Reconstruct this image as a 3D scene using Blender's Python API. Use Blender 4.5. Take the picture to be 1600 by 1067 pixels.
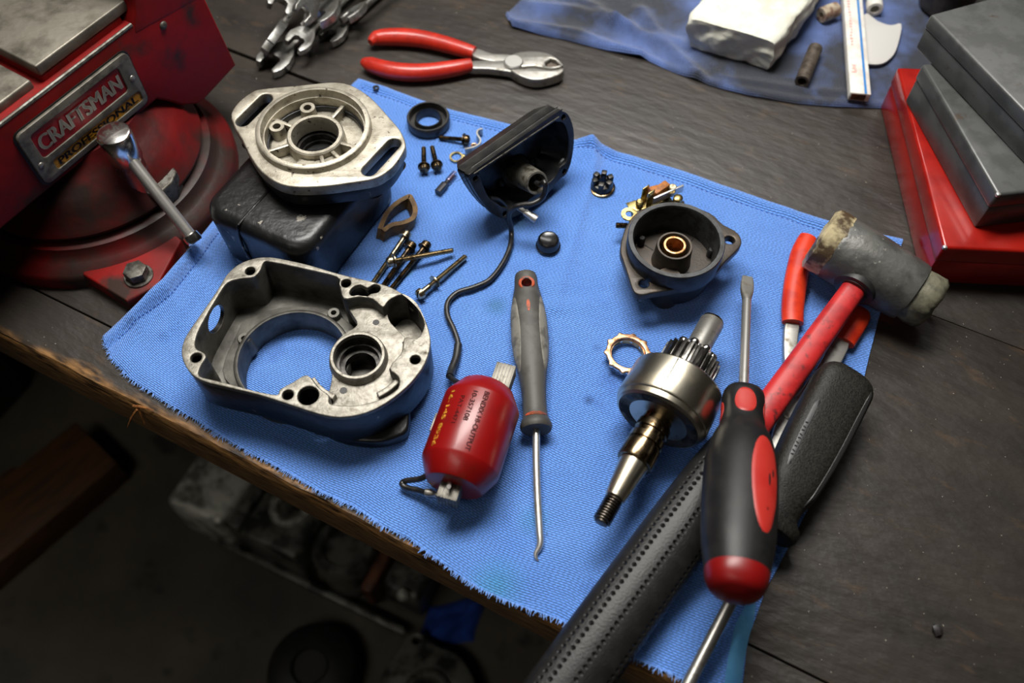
import bpy, bmesh, math, random
from math import sin, cos, tan, pi, radians, sqrt, atan2
from mathutils import Vector, Matrix, noise as mnoise

for o in list(bpy.data.objects): bpy.data.objects.remove(o)
SC = bpy.context.scene
COL = SC.collection
random.seed(7)

# ------------------------------------------------------------------ camera, world, lights, exposure
FOC = 1350.0                      # focal length in pixels of the 1600x1067 frame
DEP = radians(58)
CAM = Vector((0, -520/tan(DEP), 520))        # mm
cd = bpy.data.cameras.new('camera'); cam = bpy.data.objects.new('camera', cd); COL.objects.link(cam)
cam.location = CAM*0.001
cam.rotation_euler = (pi/2-DEP, 0, 0)
cd.sensor_fit = 'HORIZONTAL'; cd.sensor_width = 36; cd.lens = FOC/1600*36
cd.clip_start = 0.02; cd.clip_end = 30
cd.dof.use_dof = True; cd.dof.focus_distance = 0.59; cd.dof.aperture_fstop = 4.8
SC.camera = cam

wd = bpy.data.worlds.new('garage_air'); SC.world = wd; wd.use_nodes = True
wd.node_tree.nodes['Background'].inputs[0].default_value = (0.75, 0.86, 1.0, 1)
wd.node_tree.nodes['Background'].inputs[1].default_value = 0.055

def area_light(name, loc, target, sx, sy, power, col, spread=180):
    l = bpy.data.lights.new(name, 'AREA'); l.shape = 'RECTANGLE'; l.size = sx; l.size_y = sy
    l.energy = power; l.color = col; l.spread = radians(spread)
    o = bpy.data.objects.new(name, l); COL.objects.link(o)
    o.location = loc
    o.rotation_euler = (Vector(target)-Vector(loc)).to_track_quat('-Z', 'Y').to_euler()
    return o
area_light('shop_lamp', (-0.06, 0.32, 0.95), (-0.03, 0.06, 0), 0.62, 0.26, 14.5, (1.0, 0.97, 0.92))
area_light('ceiling_lamp', (0.5, 1.5, 1.70), (0.05, 0.1, 0), 1.2, 0.3, 12.0, (1.0, 0.97, 0.93))
area_light('floor_fill_light', (-0.8, -1.0, 1.70), (-0.5, -0.55, -0.7), 1.2, 0.3, 1.6, (1.0, 0.94, 0.85), 80)  # added fill to brighten the floor, not a fixture of the room

SC.view_settings.view_transform = 'Standard'; SC.view_settings.look = 'None'
SC.view_settings.gamma = 1.0; SC.view_settings.use_curve_mapping = False
SC.view_settings.exposure = 0.12

# ------------------------------------------------------------------ pixel -> place (mm)
FW = Vector((0, cos(DEP), -sin(DEP))); UP = Vector((0, sin(DEP), cos(DEP))); RT = Vector((1, 0, 0))
def ray(px, py): return FW + RT*((px-800)/FOC) + UP*((533.5-py)/FOC)
def at(px, py, z=0.0):
    d = ray(px, py); return CAM + d*((z-CAM.z)/d.z)
def on_plane(px, py, p, n):
    d = ray(px, py); return CAM + d*((p-CAM).dot(n)/d.dot(n))
def cr(pts, ox, oy, s): return [(ox+x*s, oy+y*s) for x, y in pts]
def trace(pts, z): return [at(x, y, z) for x, y in pts]

# ------------------------------------------------------------------ objects and tags
WM = {}
def thing(name, label, cat, loc=(0, 0, 0), mat=None, group=None):
    o = bpy.data.objects.new(name, None); COL.objects.link(o)
    o.empty_display_size = 0.01
    m = mat.copy() if mat else Matrix.Translation(Vector(loc))
    WM[o.name] = m
    mm = m.copy(); mm.translation = m.translation*0.001
    o.matrix_world = mm
    tag(o, label, cat, group)
    return o
def tag(o, label=None, cat=None, group=None, kind=None):
    if label: o['label'] = label
    if cat: o['category'] = cat
    if group: o['group'] = group
    if kind: o['kind'] = kind
    return o
def axis_mat(p0, p1, roll=0.0):
    x = (p1-p0).normalized(); z = Vector((0, 0, 1)); z = (z - x*z.dot(x)).normalized(); y = z.cross(x)
    m = Matrix(((x.x, y.x, z.x, p0.x), (x.y, y.y, z.y, p0.y), (x.z, y.z, z.z, p0.z), (0, 0, 0, 1)))
    return m @ Matrix.Rotation(roll, 4, 'X')
def frame(o, x, y):
    x = x.normalized(); z = x.cross(y).normalized(); y = z.cross(x)
    return Matrix(((x.x, y.x, z.x, o.x), (x.y, y.y, z.y, o.y), (x.z, y.z, z.z, o.z), (0, 0, 0, 1)))
def copy_tree(root, mat, label, group=None, name=None):
    r = root.copy(); COL.objects.link(r)
    WM[r.name] = mat.copy(); mm = mat.copy(); mm.translation = mat.translation*0.001
    r.matrix_world = mm; r['label'] = label
    if group: r['group'] = group
    for ch in [c for c in bpy.data.objects if c.parent == root]:
        c = ch.copy(); COL.objects.link(c); c.parent = r
        for g in [q for q in bpy.data.objects if q.parent == ch]:
            d = g.copy(); COL.objects.link(d); d.parent = c
    return r

# ------------------------------------------------------------------ mesh builder (mm)
def smoothpath(pts, n=6):
    P = [Vector(p) for p in pts]; out = []
    for i in range(len(P)-1):
        a = P[max(i-1, 0)]; b = P[i]; c = P[i+1]; d = P[min(i+2, len(P)-1)]
        for k in range(n):
            t = k/n
            out.append(0.5*((2*b)+(c-a)*t+(2*a-5*b+4*c-d)*t*t+(3*b-a-3*c+d)*t**3))
    out.append(P[-1]); return out
def smoothloop(pts, n=4):
    P = [Vector(p) for p in pts]; N = len(P); out = []
    for i in range(N):
        a = P[i-1]; b = P[i]; c = P[(i+1) % N]; d = P[(i+2) % N]
        for k in range(n):
            t = k/n
            out.append(0.5*((2*b)+(c-a)*t+(2*a-5*b+4*c-d)*t*t+(3*b-a-3*c+d)*t**3))
    return out
def circ(c, r, n=24, ry=None, a0=0):
    ry = r if ry is None else ry
    return [Vector((c[0]+r*cos(a0+2*pi*i/n), c[1]+ry*sin(a0+2*pi*i/n), 0)) for i in range(n)]
def slot(a, b, r, n=8):
    a = Vector((a[0], a[1], 0)); b = Vector((b[0], b[1], 0)); an = atan2((b-a).y, (b-a).x); o = []
    for i in range(n+1): o.append(b+Vector((cos(an-pi/2+pi*i/n), sin(an-pi/2+pi*i/n), 0))*r)
    for i in range(n+1): o.append(a+Vector((cos(an+pi/2+pi*i/n), sin(an+pi/2+pi*i/n), 0))*r)
    return o

class Loft:
    """stations: (s, ry, rz, n, yc, zc)"""
    def __init__(self, st): self.st = [tuple(list(q)+[2, 0, 0][len(q)-3:]) if len(q) < 6 else q for q in st]
    def par(self, s):
        S = self.st
        if s <= S[0][0]: return S[0]
        if s >= S[-1][0]: return S[-1]
        for i in range(len(S)-1):
            if S[i][0] <= s <= S[i+1][0]:
                a = S[max(i-1, 0)]; b = S[i]; c = S[i+1]; d = S[min(i+2, len(S)-1)]
                h = max(c[0]-b[0], 1e-6); t = (s-b[0])/h; o = [s]
                for k in range(1, 6):
                    m0 = 0 if i == 0 else (c[k]-a[k])/max(c[0]-a[0], 1e-6)*h
                    m1 = 0 if i == len(S)-2 else (d[k]-b[k])/max(d[0]-b[0], 1e-6)*h
                    dl = c[k]-b[k]
                    if dl == 0 or (k < 3 and False): m0 = m1 = 0
                    else:
                        if m0/dl < 0: m0 = 0
                        if m1/dl < 0: m1 = 0
                        m0 = max(-3*abs(dl), min(3*abs(dl), m0)); m1 = max(-3*abs(dl), min(3*abs(dl), m1))
                    o.append((2*t**3-3*t*t+1)*b[k]+(t**3-2*t*t+t)*m0+(-2*t**3+3*t*t)*c[k]+(t**3-t*t)*m1)
                return o
    def pt(self, s, th, off=0.0):
        """th from +Z (up) towards +Y"""
        _, ry, rz, n, yc, zc = self.par(s)
        c, d = cos(th), sin(th); e = 2.0/n
        ry += off; rz += off
        return Vector((s, yc+ry*math.copysign(abs(d)**e, d), zc+rz*math.copysign(abs(c)**e, c)))

class G:
    def __init__(self): self.v = []; self.f = []; self.uv = {}; self.T = Matrix.Identity(4)
    def add(self, vs, fs):
        o = len(self.v); self.v += [self.T @ Vector(p) for p in vs]; self.f += [tuple(i+o for i in q) for q in fs]; return self
    def lathe(self, prof, seg=32, axis='X', c=(0, 0, 0), closed=False, caps=True):
        vs = []; fs = []; c = Vector(c); n = len(prof)
        for (s, r) in prof:
            for k in range(seg):
                a = 2*pi*k/seg
                vs.append(c+(Vector((s, r*sin(a), r*cos(a))) if axis == 'X' else Vector((r*cos(a), r*sin(a), s)) if axis == 'Z' else Vector((r*sin(a), s, r*cos(a)))))
        m = n if closed else n-1
        for i in range(m):
            j = (i+1) % n
            for k in range(seg):
                q = (k+1) % seg
                fs.append((i*seg+k, i*seg+q, j*seg+q, j*seg+k))
        if not closed and caps:
            fs.append(tuple(range(seg))); fs.append(tuple((n-1)*seg+k for k in range(seg)))
        return self.add(vs, fs)
    def loft(self, L, ns=40, seg=32, s0=None, s1=None, caps=True):
        s0 = L.st[0][0] if s0 is None else s0; s1 = L.st[-1][0] if s1 is None else s1
        vs = []; fs = []
        for i in range(ns+1):
            s = s0+(s1-s0)*i/ns
            for k in range(seg): vs.append(L.pt(s, 2*pi*k/seg))
        for i in range(ns):
            for k in range(seg):
                q = (k+1) % seg; fs.append((i*seg+k, (i+1)*seg+k, (i+1)*seg+q, i*seg+q))
                self.uv[len(self.f)+len(fs)-1] = [(i/ns, k/seg), ((i+1)/ns, k/seg), ((i+1)/ns, (k+1)/seg), (i/ns, (k+1)/seg)]
        if caps: fs.append(tuple(range(seg))); fs.append(tuple(ns*seg+k for k in range(seg)))
        return self.add(vs, fs)
    def patch(self, L, s0, th0, ds, dth, off=0.35, nr=7, na=32, taper=0.0, p=2.0):
        vs = [L.pt(s0, th0, off)]; fs = []
        for r in range(1, nr+1):
            for k in range(na):
                a = 2*pi*k/na; t = r/nr; e = 2/p
                ca = math.copysign(abs(cos(a))**e, cos(a)); sa = math.copysign(abs(sin(a))**e, sin(a))
                w = 1+taper*ca*t
                vs.append(L.pt(s0+ds*t*ca, th0+dth*t*sa*w, off if r < nr else -0.6))
        for k in range(na):
            q = (k+1) % na; fs.append((0, 1+k, 1+q))
            for r in range(nr-1):
                fs.append((1+r*na+k, 1+(r+1)*na+k, 1+(r+1)*na+q, 1+r*na+q))
        return self.add(vs, fs)
    def tube(self, pts, r, seg=10, smooth=0, caps=True):
        P = smoothpath(pts, smooth) if smooth else [Vector(p) for p in pts]
        n = len(P); R = r if isinstance(r, (list, tuple)) else None
        vs = []; fs = []; ref = None
        for i, p in enumerate(P):
            t = (P[min(i+1, n-1)]-P[max(i-1, 0)]).normalized()
            if ref is None:
                ref = Vector((0, 0, 1)) if abs(t.z) < 0.9 else Vector((1, 0, 0))
            u = (ref-t*ref.dot(t)).normalized(); ref = u; w = t.cross(u)
            if R:
                x = i/(n-1)*(len(R)-1); a = int(min(x, len(R)-2)); rr = R[a]+(R[a+1]-R[a])*(x-a)
            else: rr = r
            for k in range(seg):
                a = 2*pi*k/seg; vs.append(p+u*(rr*cos(a))+w*(rr*sin(a)))
        for i in range(n-1):
            for k in range(seg):
                q = (k+1) % seg; fs.append((i*seg+k, i*seg+q, (i+1)*seg+q, (i+1)*seg+k))
        if caps: fs.append(tuple(range(seg))); fs.append(tuple((n-1)*seg+k for k in range(seg)))
        return self.add(vs, fs)
    def ribbon(self, pts, w, t, smooth=5, up=(0, 0, 1), closed=False):
        """flat band standing along 'up' (height w), thickness t"""
        P = smoothpath(pts, smooth); n = len(P); up = Vector(up); vs = []; fs = []
        for i, p in enumerate(P):
            d = (P[min(i+1, n-1)]-P[max(i-1, 0)]).normalized(); s = d.cross(up).normalized()
            for a, b in ((-.5, 0), (.5, 0), (.5, 1), (-.5, 1)): vs.append(p+s*(a*t)+up*(b*w))
        for i in range(n-1):
            for k in range(4):
                q = (k+1) % 4; fs.append((i*4+k, i*4+q, (i+1)*4+q, (i+1)*4+k))
        fs.append((0, 1, 2, 3)); fs.append(tuple((n-1)*4+k for k in range(4)))
        return self.add(vs, fs)
    def box(self, c, s, bev=0.0, seg=2, rot=None):
        bm = bmesh.new(); bmesh.ops.create_cube(bm, size=1.0)
        for v in bm.verts: v.co = Vector((v.co.x*s[0], v.co.y*s[1], v.co.z*s[2]))
        if bev: bmesh.ops.bevel(bm, geom=bm.edges[:], offset=bev, segments=seg, affect='EDGES', profile=0.5)
        m = Matrix.Translation(Vector(c)) @ (rot.to_4x4() if rot else Matrix.Identity(4))
        bm.verts.ensure_lookup_table(); bm.verts.index_update()
        self.add([m @ v.co for v in bm.verts], [[v.index for v in f.verts] for f in bm.faces]); bm.free(); return self
    def sphere(self, c, r, seg=16, sq=1.0):
        prof = [(r*sq*-cos(pi*i/seg), max(r*sin(pi*i/seg), 1e-4)) for i in range(seg+1)]
        return self.lathe(prof, seg*2, 'Z', c)
    def torus(self, c, R, r, seg=40, axis='Z', k=10):
        prof = [(r*sin(2*pi*i/k), R+r*cos(2*pi*i/k)) for i in range(k)]
        return self.lathe(prof, seg, axis, c, closed=True)
    def plate(self, outer, holes, z0, z1, bev=0.0, seg=2):
        cu = bpy.data.curves.new('tmp', 'CURVE'); cu.dimensions = '2D'; cu.fill_mode = 'BOTH'
        cu.extrude = max((z1-z0)/2-bev, 0)
        if bev: cu.bevel_depth = bev; cu.bevel_resolution = seg; cu.offset = -bev
        for lp in [outer]+list(holes):
            sp = cu.splines.new('POLY'); sp.points.add(len(lp)-1)
            for i, p in enumerate(lp): sp.points[i].co = (p[0], p[1], 0, 1)
            sp.use_cyclic_u = True
        o = bpy.data.objects.new('tmp', cu)
        me = o.to_mesh()
        zc = (z0+z1)/2
        self.add([v.co+Vector((0, 0, zc)) for v in me.vertices], [tuple(p.vertices) for p in me.polygons])
        o.to_mesh_clear(); bpy.data.objects.remove(o); bpy.data.curves.remove(cu); return self
    def hexa(self, c, r, z0, z1, bev=0.4, n=6, a0=0, hole=None):
        return self.plate(circ(c, r, n, a0=a0), [circ(c, hole, 20)] if hole else [], z0, z1, bev, 1)
    def build(self, name, mat, parent=None, world=False, smooth=38, kind=None):
        me = bpy.data.meshes.new(name)
        M = Matrix.Identity(4)
        if world and parent is not None: M = WM[parent.name].inverted()
        me.from_pydata([(M @ v)*0.001 for v in self.v], [], self.f)
        if self.uv:
            u = me.uv_layers.new(name='UVMap'); dat = [0.0]*(2*len(me.loops))
            for pi_, pl in enumerate(me.polygons):
                c = self.uv.get(pi_)
                if c:
                    for k, li in enumerate(pl.loop_indices): dat[2*li], dat[2*li+1] = c[k]
            u.data.foreach_set('uv', dat)
        bm = bmesh.new(); bm.from_mesh(me)
        bmesh.ops.remove_doubles(bm, verts=bm.verts, dist=2e-6)
        bmesh.ops.recalc_face_normals(bm, faces=bm.faces); bm.to_mesh(me); bm.free()
        me.polygons.foreach_set('use_smooth', [True]*len(me.polygons))
        me.set_sharp_from_angle(angle=radians(smooth))
        me.materials.append(mat)
        o = bpy.data.objects.new(name, me); COL.objects.link(o)
        if parent is not None:
            o.parent = parent; WM[o.name] = WM[parent.name]
        else: WM[o.name] = Matrix.Identity(4)
        if kind: o['kind'] = kind
        return o

def cut(obj, g):
    """boolean difference of a built mesh with the shape collected in g (same space)"""
    me = bpy.data.meshes.new('cutter'); me.from_pydata([v*0.001 for v in g.v], [], g.f)
    bm = bmesh.new(); bm.from_mesh(me); bmesh.ops.remove_doubles(bm, verts=bm.verts, dist=2e-6)
    bmesh.ops.recalc_face_normals(bm, faces=bm.faces); bm.to_mesh(me); bm.free()
    c = bpy.data.objects.new('cutter', me); COL.objects.link(c)
    t = bpy.data.objects.new('cut_tmp', obj.data); COL.objects.link(t)
    md = t.modifiers.new('b', 'BOOLEAN'); md.operation = 'DIFFERENCE'; md.object = c; md.solver = 'EXACT'
    dg = bpy.context.evaluated_depsgraph_get(); dg.update()
    nm = bpy.data.meshes.new_from_object(t.evaluated_get(dg))
    old = obj.data; nm.name = old.name
    mats = [m for m in old.materials]
    bpy.data.objects.remove(t); bpy.data.objects.remove(c); bpy.data.meshes.remove(me)
    if len(nm.polygons) > 10:
        obj.data = nm; bpy.data.meshes.remove(old)
        nm.polygons.foreach_set('use_smooth', [True]*len(nm.polygons)); nm.set_sharp_from_angle(angle=radians(35))
        if not nm.materials:
            for m in mats: nm.materials.append(m)

def text_verts(s, size):
    cu = bpy.data.curves.new('tmp', 'FONT'); cu.body = s; cu.size = size; cu.align_x = 'LEFT'
    o = bpy.data.objects.new('tmp', cu); COL.objects.link(o)
    dg = bpy.context.evaluated_depsgraph_get(); dg.update()
    me = o.evaluated_get(dg).to_mesh()
    v = [x.co.copy() for x in me.vertices]; f = [tuple(p.vertices) for p in me.polygons]
    o.evaluated_get(dg).to_mesh_clear(); bpy.data.objects.remove(o); bpy.data.curves.remove(cu)
    return v, f

# ------------------------------------------------------------------ materials
def lin(r, g, b):
    def c(u):
        u /= 255.0
        return u/12.92 if u <= .04045 else ((u+.055)/1.055)**2.4
    return (c(r), c(g), c(b), 1)
def mat(name, base, rough=0.5, metal=0.0, alt=None, ascale=60, alo=.45, ahi=.6, alt2=None, a2scale=150, a2lo=.6, a2hi=.68,
        bump=0.0, bscale=400, coat=0.0, rvar=0.0, stretch=(1, 1, 1), spec=.5, bdist=.0004, sheen=0, detail=4):
    m = bpy.data.materials.new(name); m.use_nodes = True; nt = m.node_tree; N = nt.nodes; Lk = nt.links
    b = N['Principled BSDF']
    b.inputs['Roughness'].default_value = rough; b.inputs['Metallic'].default_value = metal
    b.inputs['Coat Weight'].default_value = coat; b.inputs['Coat Roughness'].default_value = .12
    b.inputs['Specular IOR Level'].default_value = spec
    if sheen: b.inputs['Sheen Weight'].default_value = sheen
    base = lin(*base)
    b.inputs['Base Color'].default_value = base
    tc = N.new('ShaderNodeTexCoord'); mp = N.new('ShaderNodeMapping'); mp.inputs['Scale'].default_value = stretch
    Lk.new(tc.outputs['Object'], mp.inputs['Vector']); src = mp.outputs['Vector']
    def ns(sc, lo, hi, det=detail):
        n = N.new('ShaderNodeTexNoise'); n.inputs['Scale'].default_value = sc; n.inputs['Detail'].default_value = det
        n.inputs['Roughness'].default_value = .6
        Lk.new(src, n.inputs['Vector'])
        r = N.new('ShaderNodeMapRange'); r.inputs[1].default_value = lo; r.inputs[2].default_value = hi
        Lk.new(n.outputs['Fac'], r.inputs[0]); return n, r
    col = None
    if alt:
        n, r = ns(ascale, alo, ahi); mx = N.new('ShaderNodeMix'); mx.data_type = 'RGBA'
        mx.inputs[6].default_value = base; mx.inputs[7].default_value = lin(*alt)
        Lk.new(r.outputs[0], mx.inputs[0]); col = mx.outputs[2]
        if rvar:
            rr = N.new('ShaderNodeMapRange'); rr.inputs[3].default_value = rough; rr.inputs[4].default_value = min(1, rough+rvar)
            Lk.new(r.outputs[0], rr.inputs[0]); Lk.new(rr.outputs[0], b.inputs['Roughness'])
    if alt2:
        n, r = ns(a2scale, a2lo, a2hi); mx = N.new('ShaderNodeMix'); mx.data_type = 'RGBA'
        if col: Lk.new(col, mx.inputs[6])
        else: mx.inputs[6].default_value = base
        mx.inputs[7].default_value = lin(*alt2); Lk.new(r.outputs[0], mx.inputs[0]); col = mx.outputs[2]
    if col: Lk.new(col, b.inputs['Base Color'])
    if bump:
        n = N.new('ShaderNodeTexNoise'); n.inputs['Scale'].default_value = bscale; n.inputs['Detail'].default_value = 5
        Lk.new(src, n.inputs['Vector'])
        bp = N.new('ShaderNodeBump'); bp.inputs['Strength'].default_value = bump; bp.inputs['Distance'].default_value = bdist
        Lk.new(n.outputs['Fac'], bp.inputs['Height']); Lk.new(bp.outputs['Normal'], b.inputs['Normal'])
    return m

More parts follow.
